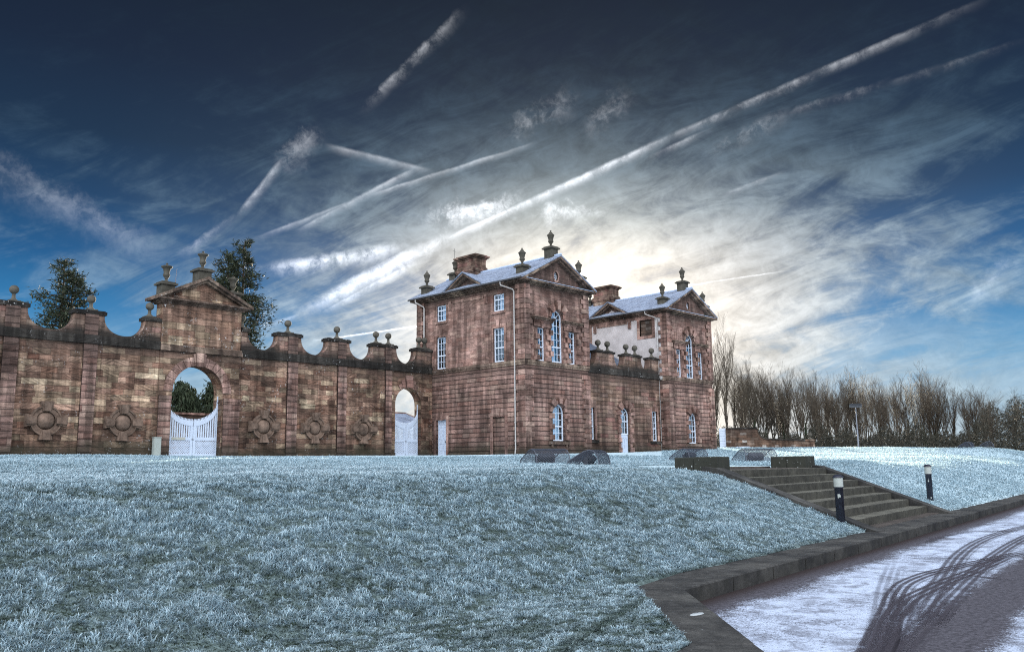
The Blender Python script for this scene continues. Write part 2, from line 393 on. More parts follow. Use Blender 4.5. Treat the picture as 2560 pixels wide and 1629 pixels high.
# ------------------------------------------------------------------ materials
PINK = [(0, (.125, .068, .048)), (.14, (.205, .122, .088)), (.3, (.155, .094, .070)), (.45, (.245, .155, .114)), (.6, (.19, .126, .092)), (.74, (.29, .21, .145)), (.86, (.165, .082, .058)), (1, (.36, .285, .20))]
MAUVE = [(0, (.165, .094, .078)), (.2, (.215, .132, .109)), (.45, (.25, .16, .136)), (.7, (.205, .13, .11)), (.85, (.275, .19, .155)), (1, (.185, .101, .082))]
BROWN = [(0, (.13, .085, .062)), (.3, (.20, .125, .098)), (.5, (.17, .115, .095)), (.7, (.24, .165, .125)), (.85, (.19, .10, .085)), (1, (.27, .20, .155))]
M = {}
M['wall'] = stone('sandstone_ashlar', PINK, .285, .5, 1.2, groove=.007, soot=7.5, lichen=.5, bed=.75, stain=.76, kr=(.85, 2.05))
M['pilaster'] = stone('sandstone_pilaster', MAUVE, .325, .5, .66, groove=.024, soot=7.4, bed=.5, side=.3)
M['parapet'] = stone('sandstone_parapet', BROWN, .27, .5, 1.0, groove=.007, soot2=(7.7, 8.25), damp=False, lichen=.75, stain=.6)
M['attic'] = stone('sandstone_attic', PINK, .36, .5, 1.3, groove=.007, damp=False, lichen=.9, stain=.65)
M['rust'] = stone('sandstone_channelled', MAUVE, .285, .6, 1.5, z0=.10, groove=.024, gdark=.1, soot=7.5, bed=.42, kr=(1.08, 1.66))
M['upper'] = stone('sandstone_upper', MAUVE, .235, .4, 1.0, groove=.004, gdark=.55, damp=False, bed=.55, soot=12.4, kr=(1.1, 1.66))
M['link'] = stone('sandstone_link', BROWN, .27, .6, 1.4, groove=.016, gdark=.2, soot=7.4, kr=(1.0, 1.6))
M['quoin'] = stone('sandstone_quoin', MAUVE, .31, 3, 4, groove=.002, bed=.5, damp=True)
M['trim'] = stone('sandstone_trim', MAUVE, .5, 1.2, 2.2, groove=.003, damp=False, stain=.6)
M['cornice'] = stone('sandstone_cornice', [(0, (.10, .07, .055)), (.5, (.17, .12, .095)), (1, (.22, .165, .125))], .6, 1.2, 2.0, groove=.003, damp=False, stain=.7, lichen=.5)
M['chimney'] = stone('sooty_chimney_stone', BROWN, .26, .4, .8, groove=.006, damp=False, stain=.7, kr=(.6, 1.2))
M['coping'] = stone('sooty_coping', [(0, (.018, .016, .015)), (.6, (.03, .027, .024)), (1, (.05, .045, .04))], .5, .8, 1.5, groove=.004, damp=False, stain=.5, lichen=.8)
M['urn'] = simple('weathered_urn_stone', (.040, .037, .030), .9, .5, 3, .5)
M['ball'] = simple('weathered_ball_stone', (.05, .046, .038), .9, .5, 3, .5)
M['medal'] = simple('carved_sandstone', (.085, .058, .044), .9, .75, 3.2, .7)
M['garden'] = stone('rubble_brick', [(0, (.085, .052, .038)), (.4, (.14, .088, .062)), (.7, (.115, .078, .058)), (.9, (.19, .14, .11)), (1, (.3, .28, .26))], .24, .3, .6, groove=.01, damp=False, stain=.6, soot=4.6)
M['white'] = simple('white_gate_paint', (.31, .355, .43), .55, .06, 5, 0, .4)
M['sash'] = simple('white_sash_paint', (.42, .46, .53), .45, .04, 5, 0, .4)
M['pipe'] = simple('pale_grey_pipe', (.25, .24, .235), .6, .15, 4)
M['dark'] = simple('dark_interior', (.012, .012, .014), .9, .2, 3)
M['room_shade'] = simple('painted_room_shade', (.008, .009, .011), .9, .6, 14)
M['blind'] = simple('pale_panel', (.37, .43, .52), .8, .12, 2.5)
M['harl'] = simple('white_harl', (.30, .28, .28), .95, .3, 1.1, .6)
M['bollard'] = simple('black_bollard_metal', (.012, .013, .022), .4, .4, 12, .1, .5)
M['lens'] = simple('frosted_lens', (.20, .22, .21), .35, .12, 10, 0, .5)
M['mesh'] = simple('grey_wire', (.04, .045, .06), .5, .3, 8, 0, .4)
M['lampmetal'] = simple('floodlight_casing', (.02, .024, .032), .5, .3, 8, 0, .4)
M['galv'] = simple('galvanised_steel', (.09, .10, .12), .5, .15, 8, 0, .5)
M['box'] = simple('grey_cabinet_paint', (.20, .22, .205), .6, .12, 3)
M['plaque'] = simple('brass_plaque', (.25, .25, .22), .5, .15, 8)
M['block'] = simple('mossy_dark_block', (.022, .022, .018), .9, .6, 4, .5)
M['handle'] = simple('black_iron', (.02, .02, .022), .5, .2, 8, 0, .5)
def mat_glass():
    m, g, b = newmat('window_glass')
    nt = m.node_tree; out = nt.nodes['Material Output']
    tr = g.n('ShaderNodeBsdfTransparent'); tr.inputs[0].default_value = (.86, .92, .95, 1)
    gl = g.n('ShaderNodeBsdfGlossy'); gl.inputs['Roughness'].default_value = .02; gl.inputs['Color'].default_value = (.9, .95, 1, 1)
    pos = g.n('ShaderNodeNewGeometry').outputs['Position']
    bp = g.n('ShaderNodeBump'); bp.inputs['Strength'].default_value = .12; bp.inputs['Distance'].default_value = .02
    g.put(bp.inputs['Height'], g.noise(pos, 5, 2)); g.L.new(bp.outputs[0], gl.inputs['Normal'])
    fr = g.n('ShaderNodeFresnel'); fr.inputs['IOR'].default_value = 1.6
    f = g.m('MULTIPLY', fr.outputs[0], .28, clamp=True)
    mx = g.n('ShaderNodeMixShader'); g.L.new(f, mx.inputs[0]); g.L.new(tr.outputs[0], mx.inputs[1]); g.L.new(gl.outputs[0], mx.inputs[2])
    g.L.new(mx.outputs[0], out.inputs['Surface']); nt.nodes.remove(b)
    return m
M['glass'] = mat_glass()
def mat_slate(nm='frosted_slate', q=1.0):
    m, g, b = newmat(nm)
    pos = g.n('ShaderNodeNewGeometry').outputs['Position']; x, y, z = g.xyz(pos)
    zr = g.m('DIVIDE', z, .105); row = g.m('FLOOR', zr); fz = g.m('FRACT', zr)
    uu = g.m('ADD', g.m('ADD', x, y), g.m('MULTIPLY', row, .137))
    cell = g.m('FLOOR', g.m('DIVIDE', uu, .26))
    wn = g.n('ShaderNodeTexWhiteNoise', noise_dimensions='2D'); g.put(wn.inputs['Vector'], g.comb(cell, row, 0))
    c = g.ramp(wn.outputs['Value'], [(0, (.13, .16, .23)), (.5, (.20, .25, .35)), (1, (.28, .34, .46))])
    n = g.noise(pos, 1.4, 6, .65)
    c = g.mix(g.mr(n, .48, .70, 0, .55), c, (.05, .055, .075))
    fr = g.noise(pos, 14, 4, .7)
    c = g.mix(g.mr(fr, .42, .66, 0, .6 * q), c, (.55 * q, .60 * q, .70 * q))
    c = g.vm('SCALE', c, scale=.8 * q)
    c = g.mix(g.mr(fz, .0, .22, .75, 0), c, (.03, .034, .045))
    g.put(b.inputs['Base Color'], c); b.inputs['Roughness'].default_value = .6
    bp = g.n('ShaderNodeBump'); g.put(bp.inputs['Strength'], .6); g.put(bp.inputs['Distance'], .03); g.put(bp.inputs['Height'], g.m('ADD', fz, g.m('MULTIPLY', n, .5)))
    g.put(b.inputs['Normal'], bp.outputs[0])
    return m
M['slate'] = mat_slate(); M['slate2'] = mat_slate('blue_slate', .45)
def mat_lead():
    return simple('frosted_lead', (.26, .32, .43), .5, .2, 5)
M['lead'] = mat_lead()
def mat_glow():
    m, g, b = newmat('lit_lamp_glass')
    b.inputs['Base Color'].default_value = (.9, .8, .7, 1)
    b.inputs['Emission Color'].default_value = (1, .78, .55, 1); b.inputs['Emission Strength'].default_value = 4
    return m
M['glow'] = mat_glow()

# ------------------------------------------------------------------ building elements
def sash(parent, P, u0, u1, z0, z1, rec, cols, rows, arch=False, meet=True, blind=None, flip=1, z_floor=None, fan=False, label=None):
    """white sash window set back `rec` behind the wall plane: window (frame and bars) > pane, pale panel"""
    mb = MB(); r = (u1 - u0) / 2; zs = z1 - r if arch else z1; F = .06; w0, w1 = -rec, -rec + .07
    if arch:
        outl = arched(u0, u1, z0, zs, 16); inn = [(u0 + F, z0 + F * 1.3), (u1 - F, z0 + F * 1.3)] + arc((u0 + u1) / 2, zs, r - F, 0, PI, 16)
    else:
        outl = rect(u0, u1, z0, z1); inn = rect(u0 + F, u1 - F, z0 + F * 1.3, z1 - F)
    mb.poly(outl, [inn], P, w0, w1)
    b = .010
    for i in range(1, cols):
        u = u0 + F + (u1 - u0 - 2 * F) * i / cols
        top = zs if (arch and fan) else (zs + math.sqrt(max(0, (r - F) ** 2 - (u - (u0 + u1) / 2) ** 2)) if arch else z1 - F)
        fb(mb, P, u - b, u + b, z0 + F, top, w0 + .012, w1 - .012)
    for j in range(1, rows):
        z = z0 + F + (zs - z0 - F) * j / rows
        t = .032 if (meet and j == (rows + 1) // 2 - (1 if rows > 4 else 0)) else b
        fb(mb, P, u0 + F * .8, u1 - F * .8, z - t, z + t, w0 + .008, w1 - .006 + (.02 if t > .02 else 0))
    if arch:
        fb(mb, P, u0 + F * .8, u1 - F * .8, zs - b, zs + b, w0 + .008, w1 - .008)
        if fan:
            for a in (45, 90, 135):
                c, s_ = math.cos(math.radians(a)), math.sin(math.radians(a)); cu = (u0 + u1) / 2
                mb.bar(P(cu + c * .05, zs + s_ * .05, (w0 + w1) / 2), P(cu + c * (r - F * .8), zs + s_ * (r - F * .8), (w0 + w1) / 2), b * 2, .04, up=Vector(P(0, 0, 1)) - Vector(P(0, 0, 0)))
    win = mb.build('window', M['sash'], parent)
    if label: win['label'] = label
    gb = MB(); gb.poly(inn, [], P, w0 + .02, w0 + .026); gb.build('pane', M['glass'], win)
    db = MB(); db.poly(outl, [], P, w0 - .30, w0 - .31)
    db.build('dark_room', M['room_shade'], win)  # near-black sheet: the unlit room's shade is put into its colour
    if blind:
        bb = MB(); ua, ub, za, zb = blind
        A = u0 + F + (u1 - u0 - 2 * F) * ua; B = u0 + F + (u1 - u0 - 2 * F) * ub; Z0 = z0 + (z1 - z0) * za; Z1 = z0 + (z1 - z0) * zb
        if arch and zb > .95:
            cu = (u0 + u1) / 2; rr = r - F
            pts = [(A, Z0), (B, Z0)] + [(u, zs + math.sqrt(max(0.0004, rr * rr - (u - cu) ** 2))) for u in [B + (A - B) * i / 8 for i in range(9)]]
            bb.poly(pts, [], P, w0 - .10, w0 - .115)
        else: fb(bb, P, A, B, Z0, Z1, w0 - .115, w0 - .10)
        bb.build('blind', M['blind'], win)  # plain pale panel behind part of the glass
    return win

def wedge(mb, P, cu, cz, a0, a1, r0, r1, w0, w1, n=3, flat=False):
    A = [(cu + r0 * math.cos(a0 + (a1 - a0) * i / n), cz + r0 * math.sin(a0 + (a1 - a0) * i / n)) for i in range(n + 1)]
    B = [(cu + r1 * math.cos(a1 + (a0 - a1) * i / n), cz + r1 * math.sin(a1 + (a0 - a1) * i / n)) for i in range(n + 1)]
    mb.poly(A + B, [], P, w0, w1)

def urn(parent, x, y, zb, zp, zt, closed=True, half=.30):
    """pedestal with moulded cap from zb to zp and a vase up to zt: urn > pedestal, vase"""
    root = MB()
    root.box(x - half, x + half, y - half, y + half, zb, zp - .2)
    root.box(x - half - .11, x + half + .11, y - half - .11, y + half + .11, zp - .197, zp - .10)
    root.box(x - half - .03, x + half + .03, y - half - .03, y + half + .03, zp - .097, zp - .03)
    ped = root.build('urn_pedestal', M['urn'], parent)
    H = zt - zp + .03
    if closed: prof = [(.15, 0), (.16, .03), (.075, .09), (.06, .15), (.10, .17), (.07, .19), (.13, .25), (.175, .31), (.175, .36), (.145, .39), (.165, .50), (.21, .64), (.225, .67), (.25, .70), (.20, .75), (.13, .81), (.095, .88), (.05, .905), (.03, .925), (.052, .95), (.06, .97), (.045, .99), (.001, 1)]
    else: prof = [(.16, 0), (.17, .03), (.08, .10), (.065, .18), (.11, .20), (.08, .22), (.14, .28), (.18, .36), (.17, .42), (.145, .45), (.16, .58), (.19, .70), (.27, .76), (.29, .80), (.27, .83), (.15, .87), (.05, .89), (.035, .91), (.06, .94), (.065, .96), (.045, .99), (.001, 1)]
    v = MB(); v.lathe([(r * (1.0 if H > .9 else .95), z * H) for r, z in prof], (x, y, zp - .03), 20)
    v.build('urn', M['urn'], ped)
def ball_finial(parent, x, y, z, zc, r):
    mb = MB(); mb.box(x - r * 1.25, x + r * 1.25, y - r * 1.25, y + r * 1.25, z, z + .055)
    mb.lathe([(r * 1.05, .055), (r * .85, .09), (r * .42, .17), (r * .36, zc - z - r * .9), (r * .5, zc - z - r * .84)], (x, y, z), 16)
    mb.ball((x, y, zc), r, 20)
    mb.build('ball_finial', M['ball'], parent)

def raking(mb, P, uL, uR, uA, zE, zA, w0, w1, t, cut=0.0):
    """two raking bars of a pediment, thickness t measured vertically"""
    mb.poly([(uL, zE), (uA, zA), (uA, zA - t), (uL + (uA - uL) * cut, zE - t + (zA - zE) * cut)], [], P, w0, w1)
    mb.poly([(uR, zE), (uA, zA), (uA, zA - t), (uR + (uA - uR) * cut, zE - t + (zA - zE) * cut)], [], P, w0, w1)

def pavilion(ox, label, east):
    X0, X1, Y0, Y1 = 37.70 + ox, 43.70 + ox, 34.88, 44.65
    zb, zs, zt_, zc = 1.7, 7.45, 7.74, 12.35
    T = thing('pavilion', label, 'building', (X0 + 3, Y0 + 4.9, 2.2))
    PF, PW = fy(Y0), fx(X0)
    cx = X0 + 2.98
    # ---- walls
    gw = arched(cx - .55, cx + .55, 2.95, 4.65)
    mb = MB(); mb.poly(rect(X0, X1, zb, zs), [gw], PF, 0, -.35)
    wh = []
    if not east:
        wh = [rect(41.84, 42.80, 2.02, 4.46), rect(36.58, 37.60, 2.02, 4.44)]
        wh = [[(a, max(b, 2.0)) for a, b in h] for h in wh]
    mb.poly(rect(Y0 + .35, Y1 - .35, zb, zs), wh, PW, 0, -.35)
    mb.box(X0, X1, Y1 - .35, Y1, zb, zs); mb.box(X1 - .35, X1, Y0 + .35, Y1 - .35, zb, zs)
    mb.build('ground_storey_wall', M['rust'], T)
    cw = arched(cx - .53, cx + .53, zt_ + .02, 10.51); s1 = rect(cx - 1.80, cx - 1.14, zt_ + .02, 9.80); s2 = rect(cx + 1.14, cx + 1.80, zt_ + .02, 9.80)
    mb = MB(); mb.poly(rect(X0, X1, zt_, zc), [cw, s1, s2], PF, 0, -.35)
    mb.box(X0, X1, Y1 - .35, Y1, zt_, zc); mb.box(X1 - .35, X1, Y0 + .35, Y1 - .35, zt_, zc)
    side = rect(Y0 + .35, Y1 - .35, zt_, zc)
    if not east:
        mb.poly(side, [rect(41.88, 42.79, 10.92, 12.0), rect(36.56, 37.49, 10.92, 12.0), rect(41.88, 42.79, zt_ + .02, 9.88), rect(36.57, 37.50, zt_ + .02, 9.88)], PW, 0, -.35)
    mb.build('upper_storey_wall', M['upper'], T)
    if east:
        hb = MB(); hb.poly(side, [rect(36.12, 37.22, 10.86, 12.06), rect(42.0, 43.1, 10.86, 12.06)], PW, 0, -.35)
        hb.build('harled_wall', M['harl'], T, label='west wall covered in white harling')
        for ya in (36.12, 42.0):
            sb = MB(); sb.poly(rect(ya - .24, ya + 1.34, 10.64, 12.22), [rect(ya, ya + 1.1, 10.86, 12.06)], PW, .03, -.2)
            w = sb.build('blind_window', M['trim'], T, label='blind window filled with red stone')
            ib = MB(); fb(ib, PW, ya, ya + 1.1, 10.86, 12.06, -.19, -.13); ib.build('stone_infill', M['garden'], w)
    # floor slabs and loft so that no sky shows through
    mb = MB(); mb.box(X0 + .36, X1 - .36, Y0 + .36, Y1 - .36, 7.5, 7.7); mb.box(X0 + .36, X1 - .36, Y0 + .36, Y1 - .36, 12.0, 12.3)
    mb.box(X0 + 2.9, X0 + 3.0, Y0 + .9, Y1 - .36, 1.9, 7.49); mb.box(X0 + 2.9, X0 + 3.0, Y0 + .9, Y1 - .36, 7.71, 11.99); mb.box(X0 + .8, X1 - .36, Y0 + 1.4, Y0 + 1.5, 1.9, 7.48); mb.box(X0 + .8, X1 - .36, Y0 + 1.4, Y0 + 1.5, 7.72, 11.98)
    mb.build('inner_floors', M['dark'], T)
    # ---- plinth, string course
    mb = MB()
    for (a, b, c, d) in ((X0 - .09, X1 + .09, Y0 - .09, Y0 - .002), (X0 - .09, X0 - .002, Y0 - .002, 36.3), (X1 + .002, X1 + .09, Y0 - .002, Y1)):
        mb.box(a, b, c, d, 1.7, 2.52 if not east else 2.82)
    if not east: mb.box(X0 - .09, X0 - .002, 37.9, 41.6, 1.7, 2.36)
    mb.build('plinth', M['rust'], T)
    mb = MB()
    for z0, z1, o in ((zs + .003, zs + .12, .05), (zs + .123, zt_, .09)):
        mb.box(X0 - o, X1 + o, Y0 - o, Y0 + .34, z0, z1)
        mb.box(X0 - o, X0 + .34, Y0 + .343, Y1 + o, z0, z1); mb.box(X1 - .34, X1 + o, Y0 + .343, Y1 + o, z0, z1)
    mb.build('string_course', M['cornice'], T)
    # ---- quoins
    for xq, sx, yq, sy, up in ((X0, 1, Y0, 1, 0), (X1, -1, Y0, 1, 0), (X0, 1, Y0, 1, 1), (X1, -1, Y0, 1, 1), (X0, 1, Y1, -1, 1), (X1, -1, Y1, -1, 1)):
        mb = MB(); z = 2.25; k = 0
        while z < zc - .25:
            if not (zs - .30 < z < zt_) and (z > zt_ - .1) == bool(up):
                a, b = (.66, .46) if k % 2 else (.44, .66); o = .095
                xa, xb = sorted((xq - sx * o, xq + sx * a)); ya, yb = sorted((yq - sy * o, yq + sy * .003)); mb.box(xa, xb, ya, yb, z, z + .283)
                xa, xb = sorted((xq - sx * o, xq + sx * .003)); ya, yb = sorted((yq + sy * .006, yq + sy * b)); mb.box(xa, xb, ya, yb, z, z + .283)
            z += .307; k += 1
        mb.build('quoin_stack', M['quoin'], T)
    # ---- cornice all round
    mb = MB()
    for z0, z1, o in ((zc, zc + .07, .12), (zc + .073, zc + .14, .24), (zc + .143, zc + .27, .42)):
        mb.box(X0 - o, X1 + o, Y0 - o, Y0 + .3, z0, z1)
        mb.box(X0 - o, X0 + .3, Y0 + .302, Y1 + o, z0, z1); mb.box(X1 - .3, X1 + o, Y0 + .302, Y1 + o, z0, z1)
    mb.build('cornice', M['cornice'], T)
    lb = MB(); lb.box(X0 - .40, X1 + .40, Y0 - .44, Y0 + .1, zc + .274, zc + .295); lb.build('cornice_flashing', M['lead'], T)
    # ---- pediment
    zE, zA = 12.64, 14.46; oE = .50
    PFp = fy(Y0)
    tb = MB(); tb.poly([(X0 + .1, zE - .02), (X1 - .1, zE - .02), (cx + .02, zA - .22)], [[(cx + .21 * math.cos(2 * PI * i / 18), 13.22 + .29 * math.sin(2 * PI * i / 18)) for i in range(18)]], PFp, 0, -.3)
    tb.build('tympanum', M['upper'], T)
    ob = MB()
    ob.poly([(cx + .30 * math.cos(2 * PI * i / 18), 13.22 + .40 * math.sin(2 * PI * i / 18)) for i in range(18)], [[(cx + .21 * math.cos(2 * PI * i / 18), 13.22 + .29 * math.sin(2 * PI * i / 18)) for i in range(18)]], PFp, .03, -.02)
    oc = ob.build('round_window', M['trim'], T)
    ob = MB(); ob.poly([(cx + .2 * math.cos(2 * PI * i / 18), 13.22 + .28 * math.sin(2 * PI * i / 18)) for i in range(18)], [[(cx + .165 * math.cos(2 * PI * i / 18), 13.22 + .24 * math.sin(2 * PI * i / 18)) for i in range(18)]], PFp, -.12, -.16)
    ob.poly([(cx + .08 * math.cos(2 * PI * i / 12), 13.22 + .11 * math.sin(2 * PI * i / 12)) for i in range(12)], [[(cx + .055 * math.cos(2 * PI * i / 12), 13.22 + .08 * math.sin(2 * PI * i / 12)) for i in range(12)]], PFp, -.125, -.155)
    for i in range(6):
        t = PI / 6 + i * PI / 3
        ob.bar(PFp(cx + .07 * math.cos(t), 13.22 + .10 * math.sin(t), -.14), PFp(cx + .17 * math.cos(t), 13.22 + .245 * math.sin(t), -.14), .022, .03, up=(0, 1, 0))
    ob.build('window_bars', M['sash'], oc)
    ob = MB(); fb(ob, PFp, cx - .3, cx + .3, 12.9, 13.55, -.3, -.31); ob.build('dark_room', M['dark'], oc)
    mb = MB()
    raking(mb, PFp, X0 - oE, X1 + oE, cx + .02, zE, zA, .44, -.1, .15)
    raking(mb, PFp, X0 - oE + .18, X1 + oE - .18, cx + .02, zE - .02, zA - .153, .26, -.1, .12)
    mb.build('raking_cornice', M['cornice'], T)
    # ---- roof
    rb = MB(); xr = cx + .02
    ye, yn = Y0 - .46, Y1 + .46; t = .09; oR = .53
    for xs, s in ((X0 - oR, -1), (X1 + oR, 1)):
        rb.hexa([(xs, ye, zE - .02), (xr, ye, zA + .01), (xr, yn, zA + .01), (xs, yn, zE - .02), (xs, ye, zE - .02 + t), (xr, ye, zA + .01 + t), (xr, yn, zA + .01 + t), (xs, yn, zE - .02 + t)])
    rb.build('roof', M['slate'], T)
    gb = MB(); gb.poly([(X0 - .1, zE - .03), (X1 + .1, zE - .03), (xr, zA - .2)], [], fy(Y1), .0, -.02); gb.build('rear_gable', M['upper'], T)
    rb = MB(); rb.tube([(xr, ye, zA + t + .03), (xr, yn, zA + t + .03)], .07, 8); rb.build('ridge_roll', M['lead'], T)
    gt = MB(); gt.box(X0 - .60, X0 - .52, Y0 - .3, Y1 + .46, zE - .06, zE + .03); gt.build('gutter', M['handle'], T)
    # gablet over the west front
    yc, hw, za = 39.78, 1.90, 13.72
    slope = (zA - zE) / (xr - X0 + oR)
    xb = X0 - oR + (za - zE) / slope
    gb = MB(); PG = fx(X0)
    for sg in (-1, 1):
        e = (X0 - .56, yc + sg * (hw + .08), zE + .03)
        a, c = (X0 - .56, yc, za + .06), (xb + .15, yc, za + .06)
        gb.add([e, a, c, (e[0] + .05, e[1], e[2] - .07), (a[0] + .05, a[1], a[2] - .07), (c[0], c[1], c[2] - .07)], [(0, 1, 2), (3, 5, 4), (0, 3, 4, 1), (1, 4, 5, 2), (2, 5, 3, 0)])
    gl = gb.build('gablet', M['slate'], T)
    gb = MB(); gb.poly([(yc - hw + .1, zE), (yc + hw - .1, zE), (yc, za - .15)], [], PG, -.02, -.2); 
    gb.build('gablet_tympanum', M['upper'], gl)
    if east:
        gb = MB(); gb.poly([(yc - .62, zE + .16), (yc + .62, zE + .16), (yc, za - .55)], [], PG, -.02, -.005); gb.build('harled_panel', M['harl'], gl)
    gb = MB(); raking(gb, PG, yc - hw, yc + hw, yc, zE + .02, za, .47, -.1, .14); raking(gb, PG, yc - hw + .2, yc + hw - .2, yc, zE + .01, za - .143, .26, -.1, .11)
    gb.build('gablet_cornice', M['cornice'], gl)
    gb = MB(); gb.box(X0 - .45, X0 - .02, yc - hw + .1, yc + hw - .1, zE - .018, zE + .008); gb.build('gablet_flashing', M['lead'], gl)
    fbm = MB(); fb(fbm, PW, 38.35, 41.2, 11.93, 12.12, .0, .05); fbm.build('frieze_panel', M['trim'], T)
    for ya in (38.0, 41.3): fbm = MB(); fb(fbm, PW, ya, ya + .25, 11.55, 12.1, 0, .09); fbm.build('bracket', M['trim'], T)
    if east:
        fbm = MB(); fb(fbm, PW, 35.6, 44.0, 12.125, 12.34, .0, .04); fbm.build('frieze', M['trim'], T)
    # ---- windows
    sash(T, PF, cx - .53, cx + .53, zt_ + .03, 11.04, .20, 3, 6, True, blind=(.0, .60, .02, .99), fan=True)
    sash(T, PF, cx - 1.80, cx - 1.14, zt_ + .03, 9.80, .20, 2, 5, blind=(0, .48, .02, .97))
    sash(T, PF, cx + 1.14, cx + 1.80, zt_ + .03, 9.80, .20, 2, 5, blind=(0, .48, .02, .97))
    sash(T, PF, cx - .55, cx + .55, 2.96, 5.2, .20, 3, 4, True, blind=(0, .74 if not east else .35, .0, .99))
    if not east:
        for ya, yb in ((41.88, 42.79), (36.56, 37.49)):
            sash(T, PW, ya, yb, 10.93, 11.99, .16, 3, 3, blind=(.0, .66, .03, .97))
            sash(T, PW, ya, yb, zt_ + .03, 9.87, .16, 3, 5, blind=(.0, .62, .80, .98))
        for ya, yb, zz in ((41.88, 42.79, 9.88), (36.57, 37.50, 9.88)):   # surrounds with keystone
            mb = MB(); mb.poly(rect(ya - .2, yb + .2, zt_ + .02, zz + .24), [rect(ya, yb, zt_ + .025, zz)], PW, .028, -.02)
            c = (ya + yb) / 2; mb.poly([(c - .10, zz - .02), (c + .10, zz - .02), (c + .16, zz + .52), (c - .16, zz + .52)], [], PW, .09, -.02)
            mb.build('window_surround', M['trim'], T)
            mb = MB(); fb(mb, PW, ya - .12, yb + .12, 10.76, 10.915, -.02, .08); mb.build('sill', M['trim'], T)
        for ya, yb, zz in ((41.84, 42.80, 4.46), (36.58, 37.60, 4.44)):
            mb = MB(); mb.poly([(ya - .22, 2.0), (ya, 2.0), (ya, zz), (yb, zz), (yb, 2.0), (yb + .22, 2.0), (yb + .22, zz + .25), (ya - .22, zz + .25)], [], PW, .03, -.02)
            c = (ya + yb) / 2; mb.poly([(c - .11, zz - .03), (c + .11, zz - .03), (c + .17, zz + .5), (c - .17, zz + .5)], [], PW, .09, -.02)
            mb.build('door_surround', M['trim'], T)
        mb = MB(); fb(mb, PW, 36.58, 37.60, 2.0, 4.44, -.3, -.12); mb.build('blocked_doorway', M['rust'], T, label='doorway blocked up with stone')
        # white door
        mb = MB(); d0, d1, w = 41.86, 42.78, -.14
        pan = [(d0 + .13, d0 + .41, 2.42, 2.95), (d1 - .41, d1 - .13, 2.42, 2.95), (d0 + .13, d0 + .41, 3.15, 4.0), (d1 - .41, d1 - .13, 3.15, 4.0), (d0 + .13, d0 + .41, 4.1, 4.36), (d1 - .41, d1 - .13, 4.1, 4.36)]
        mb.poly(rect(d0, d1, 2.1, 4.45), [rect(*p) for p in pan], PW, w, w - .05)
        for p in pan:
            fb(mb, PW, p[0], p[1], p[2], p[3], w - .05, w - .03); fb(mb, PW, p[0] + .05, p[1] - .05, p[2] + .05, p[3] - .05, w - .03, w - .012)
        dr = mb.build('door', M['white'], T)
        mb = MB(); mb.ball((X0 + .10, 42.03, 3.06), .045, 10); mb.tube([(X0 + .14, 42.03, 3.06), (X0 + .10, 42.03, 3.06)], .02, 8); mb.build('door_knob', M['handle'], dr)
        mb = MB(); mb.lathe([(.001, -.14), (.09, -.12), (.13, -.05), (.13, 0)], (X0 - .10, 43.5, 4.37), 16)
        lm = mb.build('wall_lamp', M['glow'], T)
        mb = MB(); mb.lathe([(.15, 0), (.15, .05), (.10, .13), (.001, .16)], (X0 - .10, 43.5, 4.37), 16); mb.box(X0 - .1, X0, 43.46, 43.54, 4.40, 4.46); mb.build('lamp_hood', M['handle'], lm)
    # ---- blocked surrounds (Gibbs) on the front
    mb = MB(); hb = .325
    def jamb(u0, u1, za_, zb_, k0=0):
        z = za_; k = k0
        while z < zb_ - .1:
            top = min(z + hb - .012, zb_)
            if k % 2 == 0: fb(mb, PF, u0, u1, z, top, -.05, .19)
            else:
                d = (u1 - u0) * .12; fb(mb, PF, u0 + d, u1 - d, z, top, -.05, .045)
            z += hb; k += 1
    zz0 = zt_ + .02
    for sd in (-1, 1):
        for a, b in ((.80, 1.12), (1.82, 2.14)): jamb(cx + min(sd * a, sd * b), cx + max(sd * a, sd * b), zz0, 9.75)
        c0, c1 = sorted((sd * .58, sd * 2.2))
        fb(mb, PF, cx + c0, cx + c1, 9.83, 10.14, -.02, .10); fb(mb, PF, cx + c0 - .05, cx + c1 + .05, 10.143, 10.24, -.02, .18)
        c = cx + (c0 + c1) / 2 + sd * .12
        mb.poly([(c - .09, 9.76), (c + .09, 9.76), (c + .13, 10.14), (c - .13, 10.14)], [], PF, .17, .0)
        w_ = mb.build('blocked_window_surround', M['trim'], T)
        mb = MB(); c0, c1 = sorted((sd * .46, sd * 2.3))
        fb(mb, PF, cx + c0, cx + c1, 10.243, 10.34, -.02, .26); fb(mb, PF, cx + c0 - .05, cx + c1 + .05, 10.343, 10.42, -.02, .32)
        mb.build('window_cornice', M['cornice'], w_); mb = MB()
    for zc_, r0 in ((10.51, .56), (4.65, .58)):
        for a0, a1, r1, w in ((79, 101, 1.15 if zc_ > 9 else .98, .24), (103, 118, .76, .10), (120, 146, 1.06, .20), (148, 176, .78, .08), (62, 77, .76, .10), (34, 60, 1.06, .20), (4, 32, .78, .08)):
            wedge(mb, PF, cx, zc_, math.radians(a0), math.radians(a1), r0, r1, w, -.05, 2)
        w_ = mb.build('arched_window_surround', M['trim'], T)
        for a, b in ((-.80, -.55), (.55, .80)) if zc_ > 9 else ((-.86, -.57), (.57, .86)):
            mb = MB(); jamb(cx + a, cx + b, zz0 if zc_ > 9 else 3.0, 10.1 if zc_ > 9 else 4.65, 1 if zc_ > 9 else 0); mb.build('jamb', M['trim'], w_)
        mb = MB()
    fb(mb, PF, cx - .98, cx + .98, 2.74, 2.93, -.05, .12); fb(mb, PF, cx - .75, cx - .6, 2.56, 2.737, -.02, .08); fb(mb, PF, cx + .6, cx + .75, 2.56, 2.737, -.02, .08)
    mb.build('sill', M['cornice'], T)
